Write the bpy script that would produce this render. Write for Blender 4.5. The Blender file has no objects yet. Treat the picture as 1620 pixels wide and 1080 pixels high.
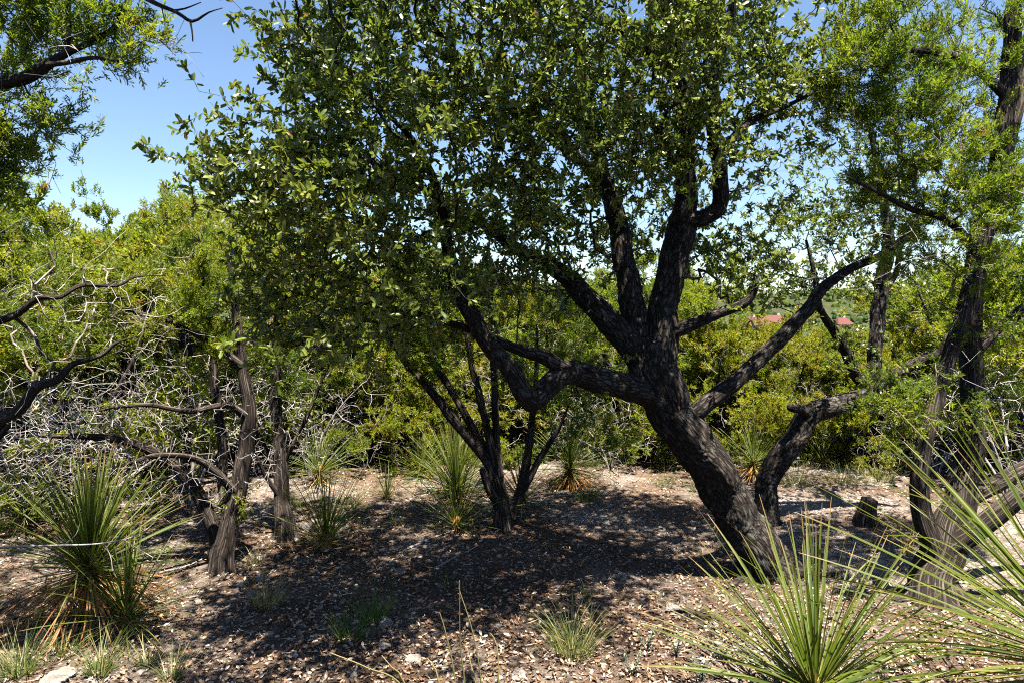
import bpy, math, random
import numpy as np
from mathutils import Vector, Matrix, noise as mn

# ------------------------------------------------------------------ camera, sky, sun, exposure
SC = bpy.context.scene
COL = SC.collection
F, CU, HV, CZ = 1080.0, 810.0, 490.0, 1.6          # photo: focal px, centre column, horizon row, eye height

cam_d = bpy.data.cameras.new("camera")
cam = bpy.data.objects.new("camera", cam_d)
COL.objects.link(cam)
cam.location = (0, 0, CZ)
cam.rotation_euler = (math.radians(90), 0, 0)
cam_d.sensor_width = 36.0
cam_d.lens = 24.0
cam_d.shift_y = -(540 - HV) / 1620.0
cam_d.clip_start = 0.05
cam_d.clip_end = 20000
SC.camera = cam

SUN_EL, SUN_AZ = math.radians(73), math.radians(155)     # azimuth clockwise from +Y (away from the camera)
world = bpy.data.worlds.new("World")
SC.world = world
world.use_nodes = True
wn = world.node_tree
wn.nodes.clear()
w_out = wn.nodes.new("ShaderNodeOutputWorld")
w_bg = wn.nodes.new("ShaderNodeBackground")
w_sky = wn.nodes.new("ShaderNodeTexSky")
w_sky.sky_type = 'NISHITA'
w_sky.sun_disc = False
w_sky.sun_elevation = SUN_EL
w_sky.sun_rotation = SUN_AZ
w_sky.altitude = 300
w_sky.air_density = 1.0
w_sky.dust_density = 0.3
w_sky.ozone_density = 3.2
w_bg.inputs[1].default_value = 0.05
wn.links.new(w_sky.outputs[0], w_bg.inputs[0])
wn.links.new(w_bg.outputs[0], w_out.inputs[0])

to_sun = Vector((math.sin(SUN_AZ) * math.cos(SUN_EL), math.cos(SUN_AZ) * math.cos(SUN_EL), math.sin(SUN_EL)))
sun_d = bpy.data.lights.new("sun", 'SUN')
sun_d.energy = 5.0
sun_d.angle = math.radians(0.53)
sun_d.color = (1.0, 0.94, 0.84)
sun = bpy.data.objects.new("sun", sun_d)
COL.objects.link(sun)
sun.rotation_euler = to_sun.to_track_quat('Z', 'Y').to_euler()
sun.location = (0, 0, 30)

vs = SC.view_settings
vs.view_transform = 'Standard'
vs.look = 'None'
vs.exposure = 2.2
vs.gamma = 1.0
vs.use_curve_mapping = False
SC.cycles.max_bounces = 6
SC.cycles.diffuse_bounces = 0
SC.cycles.glossy_bounces = 2
SC.cycles.transmission_bounces = 4
SC.cycles.sample_clamp_indirect = 4.0
SC.cycles.use_adaptive_sampling = True
SC.cycles.adaptive_threshold = 0.02
SC.cycles.filter_width = 1.1
SC.cycles.use_denoising = False
SC.cycles.caustics_reflective = False
SC.cycles.caustics_refractive = False

RNG = np.random.default_rng(11)
random.seed(11)


# ------------------------------------------------------------------ maths helpers
def at(u, v, d):
    """point seen at photo pixel (u, v) at distance d along the view"""
    return np.array([(u - CU) / F * d, d, CZ - (v - HV) / F * d])


def hash2(ix, iy, s):
    h = (ix.astype(np.int64) * 374761393 + iy.astype(np.int64) * 668265263 + s * 974634777) & 0x7fffffff
    h = ((h ^ (h >> 13)) * 1274126177) & 0x7fffffff
    return ((h ^ (h >> 16)) & 0xffff) / 65535.0


def vnoise(x, y, s=0):
    ix, iy = np.floor(x), np.floor(y)
    fx, fy = x - ix, y - iy
    fx, fy = fx * fx * (3 - 2 * fx), fy * fy * (3 - 2 * fy)
    a, b = hash2(ix, iy, s), hash2(ix + 1, iy, s)
    c, d = hash2(ix, iy + 1, s), hash2(ix + 1, iy + 1, s)
    return (a * (1 - fx) + b * fx) * (1 - fy) + (c * (1 - fx) + d * fx) * fy - 0.5


def sstep(a, b, x):
    t = np.clip((x - a) / (b - a), 0, 1)
    return t * t * (3 - 2 * t)


def gh(x, y):
    """height of the ground"""
    x = np.asarray(x, float)
    y = np.asarray(y, float)
    r = np.hypot(x, y)
    near = 0.10 * vnoise(x * .45 + 3, y * .45, 1) + 0.05 * vnoise(x * 1.3, y * 1.3, 2) + 0.025 * vnoise(x * 4, y * 4, 3)
    near = near * sstep(0.2, 1.5, r)
    fall = -9.0 * sstep(9, 60, y) - 5 * sstep(100, 300, y)
    und = 3.0 * vnoise(x * .02, y * .02, 4) * sstep(30, 120, r)
    az = np.arctan2(x, np.maximum(y, 1e-3))
    ridge = 30 + 8 * np.sin(az * 5.0 + 1.0) + 5 * np.sin(az * 13 + 2.) + 3 * np.sin(az * 31)
    hills = ridge * sstep(420, 900, r) + 26 * sstep(1100, 2600, r) * (0.6 + 0.5 * np.sin(az * 7 + .5)) + 6 * vnoise(x * .006, y * .006, 5) * sstep(400, 700, r)
    back = sstep(0, -60, y)
    return near + (fall + und) * (1 - back) + hills * (1 - back)


def unit(a):
    return a / np.maximum(np.linalg.norm(a, axis=-1, keepdims=True), 1e-9)


def rand_unit(n, rng):
    return unit(rng.normal(size=(n, 3)))


# ------------------------------------------------------------------ mesh helpers
def mesh_np(name, V, Fc, mat, attrs=None, smooth=True, nv=None):
    """V (n,3); Fc list of (m,k) arrays of one polygon size each"""
    me = bpy.data.meshes.new(name)
    V = np.asarray(V, np.float32)
    me.vertices.add(len(V))
    me.vertices.foreach_set('co', V.ravel())
    Fc = [np.asarray(f, np.int32) for f in Fc if len(f)]
    nl = sum(f.size for f in Fc)
    npoly = sum(len(f) for f in Fc)
    me.loops.add(nl)
    me.polygons.add(npoly)
    me.loops.foreach_set('vertex_index', np.concatenate([f.ravel() for f in Fc]))
    tot = np.concatenate([np.full(len(f), f.shape[1], np.int32) for f in Fc])
    st = np.concatenate([[0], np.cumsum(tot)[:-1]]).astype(np.int32)
    me.polygons.foreach_set('loop_start', st)
    me.polygons.foreach_set('use_smooth', np.full(npoly, smooth))
    for k, a in (attrs or {}).items():
        a = np.asarray(a, np.float32)
        at_ = me.attributes.new(k, 'FLOAT' if a.ndim == 1 else 'FLOAT_VECTOR', 'POINT')
        at_.data.foreach_set('value' if a.ndim == 1 else 'vector', a.ravel())
    me.update(calc_edges=True)
    me.validate()
    if mat:
        me.materials.append(mat)
    return me


def link(name, me, parent=None, **props):
    o = bpy.data.objects.new(name, me)
    COL.objects.link(o)
    if parent is not None:
        o.parent = parent
    for k, v in props.items():
        o[k] = v
    return o


def thing(name, label, cat, loc=(0, 0, 0), group=None):
    o = bpy.data.objects.new(name, None)
    o.empty_display_size = .1
    COL.objects.link(o)
    o.location = loc
    o['label'] = label
    o['category'] = cat
    if group:
        o['group'] = group
    return o


class Batch:
    """collects arrays of vertices, faces and point attributes for one mesh"""
    def __init__(self):
        self.V, self.F, self.A, self.n = [], {}, {}, 0

    def add(self, V, faces, **attrs):
        for f in faces:
            f = np.asarray(f)
            if len(f):
                self.F.setdefault(f.shape[1], []).append(f + self.n)
        self.V.append(V)
        for k, a in attrs.items():
            self.A.setdefault(k, []).append(a)
        self.n += len(V)

    def mesh(self, name, mat, smooth=True):
        if not self.V:
            return None
        return mesh_np(name, np.concatenate(self.V), [np.concatenate(f) for f in self.F.values()], mat,
                       {k: np.concatenate(a) for k, a in self.A.items()}, smooth)


def stamp(T, faces, R, P, S):
    """template T (k,3) put down N times with rotation R (N,3,3; columns are axes), scale S (N,) or (N,3), place P"""
    S = np.asarray(S, float)
    if S.ndim == 1:
        S = S[:, None].repeat(3, 1)
    X = T[None] * S[:, None, :]
    V = np.einsum('nij,nkj->nki', R, X) + P[:, None]
    k = len(T)
    off = (np.arange(len(P)) * k)[:, None, None]
    return V.reshape(-1, 3), [(np.asarray(f)[None] + off).reshape(-1, np.asarray(f).shape[1]) for f in faces]


def frame_from(yd, up):
    """axes with y along yd and z as near as can be to up"""
    y = unit(yd)
    z = unit(up - (up * y).sum(-1, keepdims=True) * y)
    x = np.cross(y, z)
    return np.stack([x, y, z], -1)


# ------------------------------------------------------------------ materials
def new_mat(name):
    m = bpy.data.materials.new(name)
    m.use_nodes = True
    nt = m.node_tree
    nt.nodes.clear()
    return m, nt, nt.nodes.new('ShaderNodeOutputMaterial')


def N(nt, t, **kw):
    n = nt.nodes.new(t)
    for k, v in kw.items():
        if k.startswith('i_'):
            n.inputs[k[2:].replace('_', ' ')].default_value = v
        else:
            setattr(n, k, v)
    return n


def ramp(nt, fac, stops, interp='LINEAR'):
    r = nt.nodes.new('ShaderNodeValToRGB')
    r.color_ramp.interpolation = interp
    e = r.color_ramp.elements
    while len(e) < len(stops):
        e.new(0.5)
    for x, (p, c) in zip(e, stops):
        x.position = p
        x.color = (*c, 1) if len(c) == 3 else c
    nt.links.new(fac, r.inputs[0])
    return r.outputs[0]


def leaf_mat(name, stops, tstops, trans=.35, rough=.42, spec=.5, attr='var', coat=0.0):
    m, nt, out = new_mat(name)
    L = nt.links.new
    a = N(nt, 'ShaderNodeAttribute', attribute_name=attr)
    p = N(nt, 'ShaderNodeBsdfPrincipled')
    p.inputs['Roughness'].default_value = rough
    p.inputs['Specular IOR Level'].default_value = spec
    p.inputs['Coat Weight'].default_value = coat
    L(ramp(nt, a.outputs['Fac'], stops), p.inputs['Base Color'])
    t = N(nt, 'ShaderNodeBsdfTranslucent')
    L(ramp(nt, a.outputs['Fac'], tstops), t.inputs[0])
    mx = N(nt, 'ShaderNodeMixShader')
    mx.inputs[0].default_value = trans
    L(p.outputs[0], mx.inputs[1])
    L(t.outputs[0], mx.inputs[2])
    L(mx.outputs[0], out.inputs[0])
    return m


def bark_mat(name, dark, mid, pale, scale, stretch, lichen=None, bump=.6, amount=.5):
    """attribute 'bk' = coordinates wrapped round the limb: x, y round it, z along it, in metres"""
    m, nt, out = new_mat(name)
    L = nt.links.new
    a = N(nt, 'ShaderNodeAttribute', attribute_name='bk')
    mp = N(nt, 'ShaderNodeMapping')
    mp.inputs['Scale'].default_value = (1, 1, stretch)
    L(a.outputs['Vector'], mp.inputs[0])
    n1 = N(nt, 'ShaderNodeTexNoise', i_Scale=scale, i_Detail=6.0, i_Roughness=.65)
    L(mp.outputs[0], n1.inputs['Vector'])
    v1 = N(nt, 'ShaderNodeTexVoronoi', feature='DISTANCE_TO_EDGE', i_Scale=scale * .8)
    wv = N(nt, 'ShaderNodeVectorMath', operation='MULTIPLY_ADD')
    wv.inputs[1].default_value = (.03, .03, .03)
    L(n1.outputs['Color'], wv.inputs[0])
    L(mp.outputs[0], wv.inputs[2])
    L(wv.outputs[0], v1.inputs['Vector'])
    crack = N(nt, 'ShaderNodeMapRange', i_From_Min=0.0, i_From_Max=.16)
    L(v1.outputs['Distance'], crack.inputs[0])
    mul = N(nt, 'ShaderNodeMath', operation='MULTIPLY')
    L(n1.outputs['Fac'], mul.inputs[0])
    add = N(nt, 'ShaderNodeMath', operation='MULTIPLY_ADD')
    add.inputs[1].default_value = amount
    add.inputs[2].default_value = 1 - amount
    L(crack.outputs[0], add.inputs[0])
    L(add.outputs[0], mul.inputs[1])
    col = ramp(nt, mul.outputs[0], [(.12, dark), (.42, mid), (.68, pale)])
    if lichen:
        n2 = N(nt, 'ShaderNodeTexNoise', i_Scale=9.0, i_Detail=4.0)
        L(a.outputs['Vector'], n2.inputs['Vector'])
        f2 = N(nt, 'ShaderNodeMapRange', i_From_Min=.60, i_From_Max=.68)
        L(n2.outputs['Fac'], f2.inputs[0])
        mx = N(nt, 'ShaderNodeMix', data_type='RGBA')
        mx.inputs[7].default_value = (*lichen, 1)
        L(f2.outputs[0], mx.inputs[0])
        L(col, mx.inputs[6])
        col = mx.outputs[2]
    p = N(nt, 'ShaderNodeBsdfPrincipled', i_Roughness=.9)
    p.inputs['Specular IOR Level'].default_value = .2
    L(col, p.inputs['Base Color'])
    b = N(nt, 'ShaderNodeBump', i_Strength=bump, i_Distance=.012)
    L(mul.outputs[0], b.inputs['Height'])
    L(b.outputs[0], p.inputs['Normal'])
    L(p.outputs[0], out.inputs[0])
    return m


def twig_mat(name, stops, rough=.85):
    m, nt, out = new_mat(name)
    L = nt.links.new
    a = N(nt, 'ShaderNodeAttribute', attribute_name='var')
    p = N(nt, 'ShaderNodeBsdfPrincipled', i_Roughness=rough)
    p.inputs['Specular IOR Level'].default_value = .25
    L(ramp(nt, a.outputs['Fac'], stops), p.inputs['Base Color'])
    L(p.outputs[0], out.inputs[0])
    return m


M_OAKLEAF = leaf_mat('oak_leaf', [(0, (.045, .070, .010)), (.5, (.120, .152, .020)), (.9, (.195, .215, .034)), (1, (.25, .12, .03))],
                     [(0, (.14, .22, .02)), (.5, (.24, .33, .03)), (.9, (.38, .42, .05)), (1, (.35, .15, .02))], .27, .40, .5)
M_JUNI = leaf_mat('juniper_scale_leaf', [(0, (.032, .060, .010)), (.5, (.118, .145, .013)), (.9, (.20, .20, .016)), (1, (.22, .12, .03))],
                  [(0, (.12, .22, .01)), (.5, (.26, .36, .012)), (.9, (.42, .46, .02)), (1, (.32, .14, .02))], .40, .55, .3)
M_GRASS = leaf_mat('grass_blade', [(0, (.045, .085, .018)), (.45, (.10, .14, .035)), (.75, (.30, .26, .11)), (1, (.46, .36, .18))],
                   [(0, (.10, .2, .02)), (.45, (.2, .28, .04)), (.75, (.4, .34, .12)), (1, (.5, .38, .16))], .35, .5, .3)
M_LITTER = leaf_mat('dry_leaf_litter', [(0, (.03, .016, .009)), (.3, (.11, .058, .03)), (.52, (.25, .145, .08)), (.75, (.40, .28, .19)), (1, (.56, .45, .35))],
                    [(0, (.05, .02, .01)), (.5, (.18, .08, .03)), (1, (.3, .2, .1))], .12, .5, .4)
M_OAKBARK = bark_mat('oak_bark', (.005, .004, .003), (.026, .020, .016), (.12, .10, .084), 46, .42, lichen=(.12, .12, .10), bump=1.0, amount=.75)
M_JBARK = bark_mat('juniper_bark', (.007, .005, .004), (.036, .026, .020), (.18, .145, .12), 60, .07, bump=1.0, amount=.5)
M_TWIG_OAK = twig_mat('oak_twig', [(0, (.012, .010, .008)), (.6, (.036, .03, .024)), (1, (.15, .135, .115))])
M_TWIG_J = twig_mat('juniper_twig', [(0, (.06, .042, .03)), (.5, (.17, .13, .105)), (1, (.36, .31, .27))])
M_TWIG_DEAD = twig_mat('dead_twig', [(0, (.13, .11, .095)), (.5, (.30, .265, .24)), (1, (.50, .46, .43))])


def sotol_mat(name, dry):
    m, nt, out = new_mat(name)
    L = nt.links.new
    t = N(nt, 'ShaderNodeAttribute', attribute_name='along')
    e = N(nt, 'ShaderNodeAttribute', attribute_name='edge')
    oi = N(nt, 'ShaderNodeObjectInfo')
    if dry:
        body = ramp(nt, t.outputs['Fac'], [(0, (.40, .25, .07)), (.3, (.50, .27, .065)), (.75, (.36, .18, .05)), (1, (.22, .14, .08))])
        tr = ramp(nt, t.outputs['Fac'], [(0, (.5, .26, .05)), (1, (.3, .14, .03))])
    else:
        body = ramp(nt, t.outputs['Fac'], [(0, (.34, .34, .12)), (.14, (.085, .135, .022)), (.5, (.062, .11, .018)), (.86, (.085, .12, .022)), (.95, (.28, .16, .05)), (1, (.42, .34, .24))])
        tr = ramp(nt, t.outputs['Fac'], [(0, (.45, .42, .08)), (.2, (.24, .34, .03)), (.9, (.26, .32, .03)), (1, (.4, .2, .05))])
    edge = N(nt, 'ShaderNodeMix', data_type='RGBA')
    L(e.outputs['Fac'], edge.inputs[0])
    L(body, edge.inputs[6])
    edge.inputs[7].default_value = (.22, .21, .04, 1) if not dry else (.34, .2, .08, 1)
    hs = N(nt, 'ShaderNodeHueSaturation')
    mr = N(nt, 'ShaderNodeMapRange', i_To_Min=.5, i_To_Max=1.08)
    L(oi.outputs['Random'], mr.inputs[0])
    L(mr.outputs[0], hs.inputs['Value'])
    mh = N(nt, 'ShaderNodeMath', operation='MULTIPLY_ADD')
    mh.inputs[1].default_value = -.045
    mh.inputs[2].default_value = .515
    L(oi.outputs['Random'], mh.inputs[0])
    L(mh.outputs[0], hs.inputs['Hue'])
    L(edge.outputs[2], hs.inputs['Color'])
    p = N(nt, 'ShaderNodeBsdfPrincipled', i_Roughness=.5)
    p.inputs['Specular IOR Level'].default_value = .3
    L(hs.outputs[0], p.inputs['Base Color'])
    tb = N(nt, 'ShaderNodeBsdfTranslucent')
    L(tr, tb.inputs[0])
    mx = N(nt, 'ShaderNodeMixShader')
    mx.inputs[0].default_value = .26
    L(p.outputs[0], mx.inputs[1])
    L(tb.outputs[0], mx.inputs[2])
    L(mx.outputs[0], out.inputs[0])
    return m


M_SOTOL = sotol_mat('sotol_leaf', False)
M_SOTOL_DRY = sotol_mat('sotol_dry_leaf', True)


def rock_mat():
    m, nt, out = new_mat('limestone')
    L = nt.links.new
    tc = N(nt, 'ShaderNodeTexCoord')
    oi = N(nt, 'ShaderNodeObjectInfo')
    n1 = N(nt, 'ShaderNodeTexNoise', noise_dimensions='4D', i_Scale=2.2, i_Detail=8.0, i_Roughness=.7)
    L(tc.outputs['Object'], n1.inputs['Vector'])
    L(oi.outputs['Random'], n1.inputs['W'])
    col = ramp(nt, n1.outputs['Fac'], [(.28, (.06, .05, .04)), (.45, (.22, .19, .16)), (.7, (.45, .40, .345))])
    p = N(nt, 'ShaderNodeBsdfPrincipled', i_Roughness=.9)
    hs = N(nt, 'ShaderNodeHueSaturation')
    mr = N(nt, 'ShaderNodeMapRange', i_To_Min=.45, i_To_Max=1.1)
    L(oi.outputs['Random'], mr.inputs[0])
    L(mr.outputs[0], hs.inputs['Value'])
    L(col, hs.inputs['Color'])
    L(hs.outputs[0], p.inputs['Base Color'])
    b = N(nt, 'ShaderNodeBump', i_Strength=.8, i_Distance=.03)
    n2 = N(nt, 'ShaderNodeTexNoise', i_Scale=7.0, i_Detail=8.0)
    L(tc.outputs['Object'], n2.inputs['Vector'])
    L(n2.outputs['Fac'], b.inputs['Height'])
    L(b.outputs[0], p.inputs['Normal'])
    L(p.outputs[0], out.inputs[0])
    return m


M_ROCK = rock_mat()
M_PEBBLE = twig_mat('limestone_gravel', [(0, (.10, .085, .07)), (.4, (.27, .235, .20)), (.8, (.44, .40, .355)), (1, (.56, .52, .47))], .95)


def ground_mat():
    m, nt, out = new_mat('rocky_soil')
    L = nt.links.new
    tc = N(nt, 'ShaderNodeTexCoord')
    co = tc.outputs['Object']
    n1 = N(nt, 'ShaderNodeTexNoise', i_Scale=1.1, i_Detail=5.0, i_Roughness=.6)
    n2 = N(nt, 'ShaderNodeTexNoise', i_Scale=48.0, i_Detail=8.0, i_Roughness=.8)
    v = N(nt, 'ShaderNodeTexVoronoi', i_Scale=34.0)
    for n in (n1, n2, v):
        L(co, n.inputs['Vector'])
    soil = ramp(nt, n2.outputs['Fac'], [(.3, (.05, .032, .02)), (.5, (.16, .105, .07)), (.7, (.33, .25, .18))])
    grav = ramp(nt, v.outputs['Color'], [(0, (.14, .11, .09)), (.6, (.34, .29, .245)), (1, (.52, .46, .41))])
    f = N(nt, 'ShaderNodeMapRange', i_From_Min=.42, i_From_Max=.62)
    L(n1.outputs['Fac'], f.inputs[0])
    mx = N(nt, 'ShaderNodeMix', data_type='RGBA')
    L(f.outputs[0], mx.inputs[0])
    L(soil, mx.inputs[6])
    L(grav, mx.inputs[7])
    # woodland floor and hillside scrub farther out
    n3 = N(nt, 'ShaderNodeTexNoise', i_Scale=.12, i_Detail=8.0, i_Roughness=.75)
    L(co, n3.inputs['Vector'])
    scrub = ramp(nt, n3.outputs['Fac'], [(.35, (.02, .03, .01)), (.55, (.035, .046, .016)), (.75, (.09, .085, .04))])
    a = N(nt, 'ShaderNodeAttribute', attribute_name='scrub')
    mx2 = N(nt, 'ShaderNodeMix', data_type='RGBA')
    L(a.outputs['Fac'], mx2.inputs[0])
    L(mx.outputs[2], mx2.inputs[6])
    L(scrub, mx2.inputs[7])
    duff_shade = ramp(nt, n2.outputs['Fac'], [(.3, (.016, .010, .006)), (.55, (.07, .042, .026)), (.75, (.20, .13, .085))])  # brown leaf duff, darkened to stand in for shade under the oak
    a3 = N(nt, 'ShaderNodeAttribute', attribute_name='duff_shade')
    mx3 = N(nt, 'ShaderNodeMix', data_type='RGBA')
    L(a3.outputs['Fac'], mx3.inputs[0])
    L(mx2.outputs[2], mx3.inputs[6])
    L(duff_shade, mx3.inputs[7])
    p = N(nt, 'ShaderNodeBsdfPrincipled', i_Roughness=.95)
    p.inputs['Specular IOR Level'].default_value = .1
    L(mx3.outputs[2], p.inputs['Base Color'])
    b = N(nt, 'ShaderNodeBump', i_Strength=1.0, i_Distance=.03)
    n5 = N(nt, 'ShaderNodeTexNoise', i_Scale=90.0, i_Detail=5.0, i_Roughness=.7)
    L(co, n5.inputs['Vector'])
    L(n5.outputs['Fac'], b.inputs['Height'])
    L(b.outputs[0], p.inputs['Normal'])
    L(p.outputs[0], out.inputs[0])
    return m


M_GROUND = ground_mat()


def plain_mat(name, c, rough=.8, nscale=8, var=.25):
    m, nt, out = new_mat(name)
    L = nt.links.new
    tc = N(nt, 'ShaderNodeTexCoord')
    n1 = N(nt, 'ShaderNodeTexNoise', i_Scale=nscale, i_Detail=5.0)
    L(tc.outputs['Object'], n1.inputs['Vector'])
    lo = tuple(x * (1 - var) for x in c)
    hi = tuple(min(1, x * (1 + var)) for x in c)
    p = N(nt, 'ShaderNodeBsdfPrincipled', i_Roughness=rough)
    L(ramp(nt, n1.outputs['Fac'], [(.3, lo), (.7, hi)]), p.inputs['Base Color'])
    L(p.outputs[0], out.inputs[0])
    return m


# ------------------------------------------------------------------ ground
def build_ground():
    na = 240
    rr = np.concatenate([[0.0], np.geomspace(0.35, 60, 150), np.geomspace(64, 3400, 80)])
    ang = np.linspace(0, 2 * np.pi, na, endpoint=False)
    A, Rr = np.meshgrid(ang, rr[1:])
    x = np.concatenate([[0], (Rr * np.sin(A)).ravel()])
    y = np.concatenate([[0], (Rr * np.cos(A)).ravel()])
    z = gh(x, y)
    V = np.stack([x, y, z], 1)
    nr = len(rr) - 1
    i, j = np.meshgrid(np.arange(nr - 1), np.arange(na), indexing='ij')
    q = np.stack([1 + i * na + j, 1 + (i + 1) * na + j, 1 + (i + 1) * na + (j + 1) % na, 1 + i * na + (j + 1) % na], -1).reshape(-1, 4)[:, ::-1]
    t = np.stack([np.zeros(na, int), 1 + (np.arange(na) + 1) % na, 1 + np.arange(na)], -1)
    r = np.hypot(x, y)
    me = mesh_np('ground', V, [q, t], M_GROUND, {'scrub': sstep(16, 45, r), 'duff_shade': np.clip(.75 * np.exp(-(((x - .1) / 1.9) ** 2 + ((y - 4.2) / 1.8) ** 2)) + 1.1 * vnoise(x * 1.7, y * 1.7, 41), 0, .8)})  # dark duff round the oak, with canopy shade put into its colour
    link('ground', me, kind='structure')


build_ground()


# ------------------------------------------------------------------ tree growing
def spline(K, seg):
    """smooth path through rows (x, y, z, r)"""
    K = np.asarray(K, float)
    Pd = np.vstack([2 * K[0] - K[1], K, 2 * K[-1] - K[-2]])
    Pd[:, 3] = np.maximum(Pd[:, 3], .0015)
    o = []
    for i in range(1, len(Pd) - 2):
        p0, p1, p2, p3 = Pd[i - 1:i + 3]
        n = max(1, int(np.ceil(np.linalg.norm(p2[:3] - p1[:3]) / seg)))
        t = (np.arange(n) / n)[:, None]
        o.append(.5 * ((2 * p1) + (-p0 + p2) * t + (2 * p0 - 5 * p1 + 4 * p2 - p3) * t ** 2 + (-p0 + 3 * p1 - 3 * p2 + p3) * t ** 3))
    o.append(Pd[-2][None])
    o = np.vstack(o)
    o[:, 3] = np.maximum(o[:, 3], .0012)
    return o


def limb_mesh(name, K, mat, sides=14, seg=.03, rough=.12, flare=0., style='oak', seed=0, mesh=True):
    """a limb through K with bark ridges cut into its surface"""
    S = spline(K, seg)
    rng = np.random.default_rng(seed + 5)
    n = len(S)
    # crooked wobble
    arc = np.concatenate([[0], np.cumsum(np.linalg.norm(np.diff(S[:, :3], axis=0), axis=1))])
    ph = rng.uniform(0, 6.28, 6)
    wob = np.stack([np.sin(arc * 9 + ph[0]) + .6 * np.sin(arc * 23 + ph[1]), np.sin(arc * 8 + ph[2]) + .6 * np.sin(arc * 21 + ph[3]), .5 * np.sin(arc * 11 + ph[4])], 1)
    S[:, :3] += wob * (S[:, 3:4] * .10) * np.minimum(1, arc / .3)[:, None]
    T = unit(np.gradient(S[:, :3], axis=0))
    u = np.cross(T[0], [0.3, .9, .1])
    u /= np.linalg.norm(u)
    ring = np.arange(sides) / sides * 2 * np.pi
    V = np.zeros((n, sides, 3))
    BK = np.zeros((n, sides, 3))
    R0 = S[:, 3].max()
    for i in range(n):
        u = u - T[i] * (u @ T[i])
        u /= np.linalg.norm(u)
        w = np.cross(T[i], u)
        r = S[i, 3]
        fl = 1 + flare * math.exp(-arc[i] / .16) * (.35 + .65 * np.cos(ring * 2.5 + 1.0) ** 2)
        disp = np.zeros(sides)
        for j in range(sides):
            cx, cy = math.cos(ring[j]), math.sin(ring[j])
            bx, by, bz = cx * R0, cy * R0, arc[i]
            BK[i, j] = (bx, by, bz)
            if rough > 0:
                big = mn.noise((bx * 9 + seed, by * 9, bz * 4))
                if style == 'oak':
                    dd = mn.voronoi((bx * 46, by * 46, bz * 17 + seed))[0]
                    d = min(.55, dd[1] - dd[0]) * 1.1 - .3 + .5 * mn.noise((bx * 90, by * 90, bz * 50 + seed))
                else:
                    d = .9 * mn.noise((bx * 60 + seed, by * 60, bz * 5)) + .4 * mn.noise((bx * 130, by * 130, bz * 14))
                    d += .8 * mn.noise((bx * 16 + seed, by * 16, bz * 2.0))
                disp[j] = rough * ((.85 if style == 'oak' else .55) * d * min(1, .075 / max(r, .01)) + .75 * big)
        rad = r * fl * (1 + disp)
        V[i] = S[i, :3] + np.outer(np.cos(ring) * rad, u) + np.outer(np.sin(ring) * rad, w)
    i, j = np.meshgrid(np.arange(n - 1), np.arange(sides), indexing='ij')
    q = np.stack([i * sides + j, i * sides + (j + 1) % sides, (i + 1) * sides + (j + 1) % sides, (i + 1) * sides + j], -1).reshape(-1, 4)
    Vf = np.vstack([V.reshape(-1, 3), S[-1, :3] + T[-1] * S[-1, 3] * .4, S[0, :3] - T[0] * S[0, 3] * .4])
    BKf = np.vstack([BK.reshape(-1, 3), [[0, 0, arc[-1]]], [[0, 0, 0]]])
    base = (n - 1) * sides
    jj = np.arange(sides)
    t = np.concatenate([np.stack([base + jj, base + (jj + 1) % sides, np.full(sides, n * sides)], -1),
                        np.stack([(jj + 1) % sides, jj, np.full(sides, n * sides + 1)], -1)])
    me = mesh_np(name, Vf, [q, t], mat, {'bk': BKf}) if mesh else None
    return me, S


def grow(skel, att, bf=.35, step=.1, jit=.12, rng=RNG, sag=0.0):
    """join every attractor to the nearest wood, short paths preferred. skel: list of (n,4) spline arrays"""
    P0 = np.vstack([s[::2, :3] for s in skel])
    R0 = np.concatenate([s[::2, 3] for s in skel])
    D0 = np.vstack([unit(np.gradient(s[:, :3], axis=0))[::2] for s in skel])
    n0 = len(P0)
    root = P0[0]
    L0 = np.linalg.norm(P0 - root, axis=1)
    # attach in order of distance from the wood
    md = np.array([np.sqrt(((P0 - a) ** 2).sum(1).min()) for a in att])
    od = np.argsort(md)
    cap = n0 + int((md / step).sum() * 1.2) + 3 * len(att) + 50
    pos = np.zeros((cap, 3)); dr = np.zeros((cap, 3)); pl = np.zeros(cap); par = np.full(cap, -1); tip = np.zeros(cap, bool)
    pos[:n0], dr[:n0], pl[:n0] = P0, D0, L0
    n = n0
    for a in att[od]:
        dv = pos[:n] - a
        d = np.sqrt((dv * dv).sum(1))
        i = int(np.argmin(d + bf * pl[:n]))
        L = d[i]
        if L < .015:
            continue
        k = max(1, int(math.ceil(L / step)))
        if n + k >= cap:
            break
        t = (np.arange(1, k + 1) / k)[:, None]
        s = (a - pos[i]) / L
        side = dr[i] * .35 + s * .65 + rng.normal(size=3) * .22
        c = pos[i] + side * L * .5
        pts = (1 - t) ** 2 * pos[i] + 2 * t * (1 - t) * c + t * t * a
        pts += rng.normal(size=pts.shape) * jit * step * np.sin(np.pi * np.minimum(t, .999)) + [0, 0, 0]
        pts[:, 2] -= sag * np.sin(np.pi * t[:, 0]) * L
        prev = np.vstack([pos[i], pts[:-1]])
        dd = unit(pts - prev)
        pos[n:n + k] = pts
        dr[n:n + k] = dd
        pl[n:n + k] = pl[i] + np.arange(1, k + 1) / k * L
        par[n] = i
        par[n + 1:n + k] = np.arange(n, n + k - 1)
        tip[n + k - 1] = True
        n += k
    return dict(pos=pos[:n], dir=dr[:n], par=par[:n], tip=tip[:n], n0=n0, R0=R0)


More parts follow.
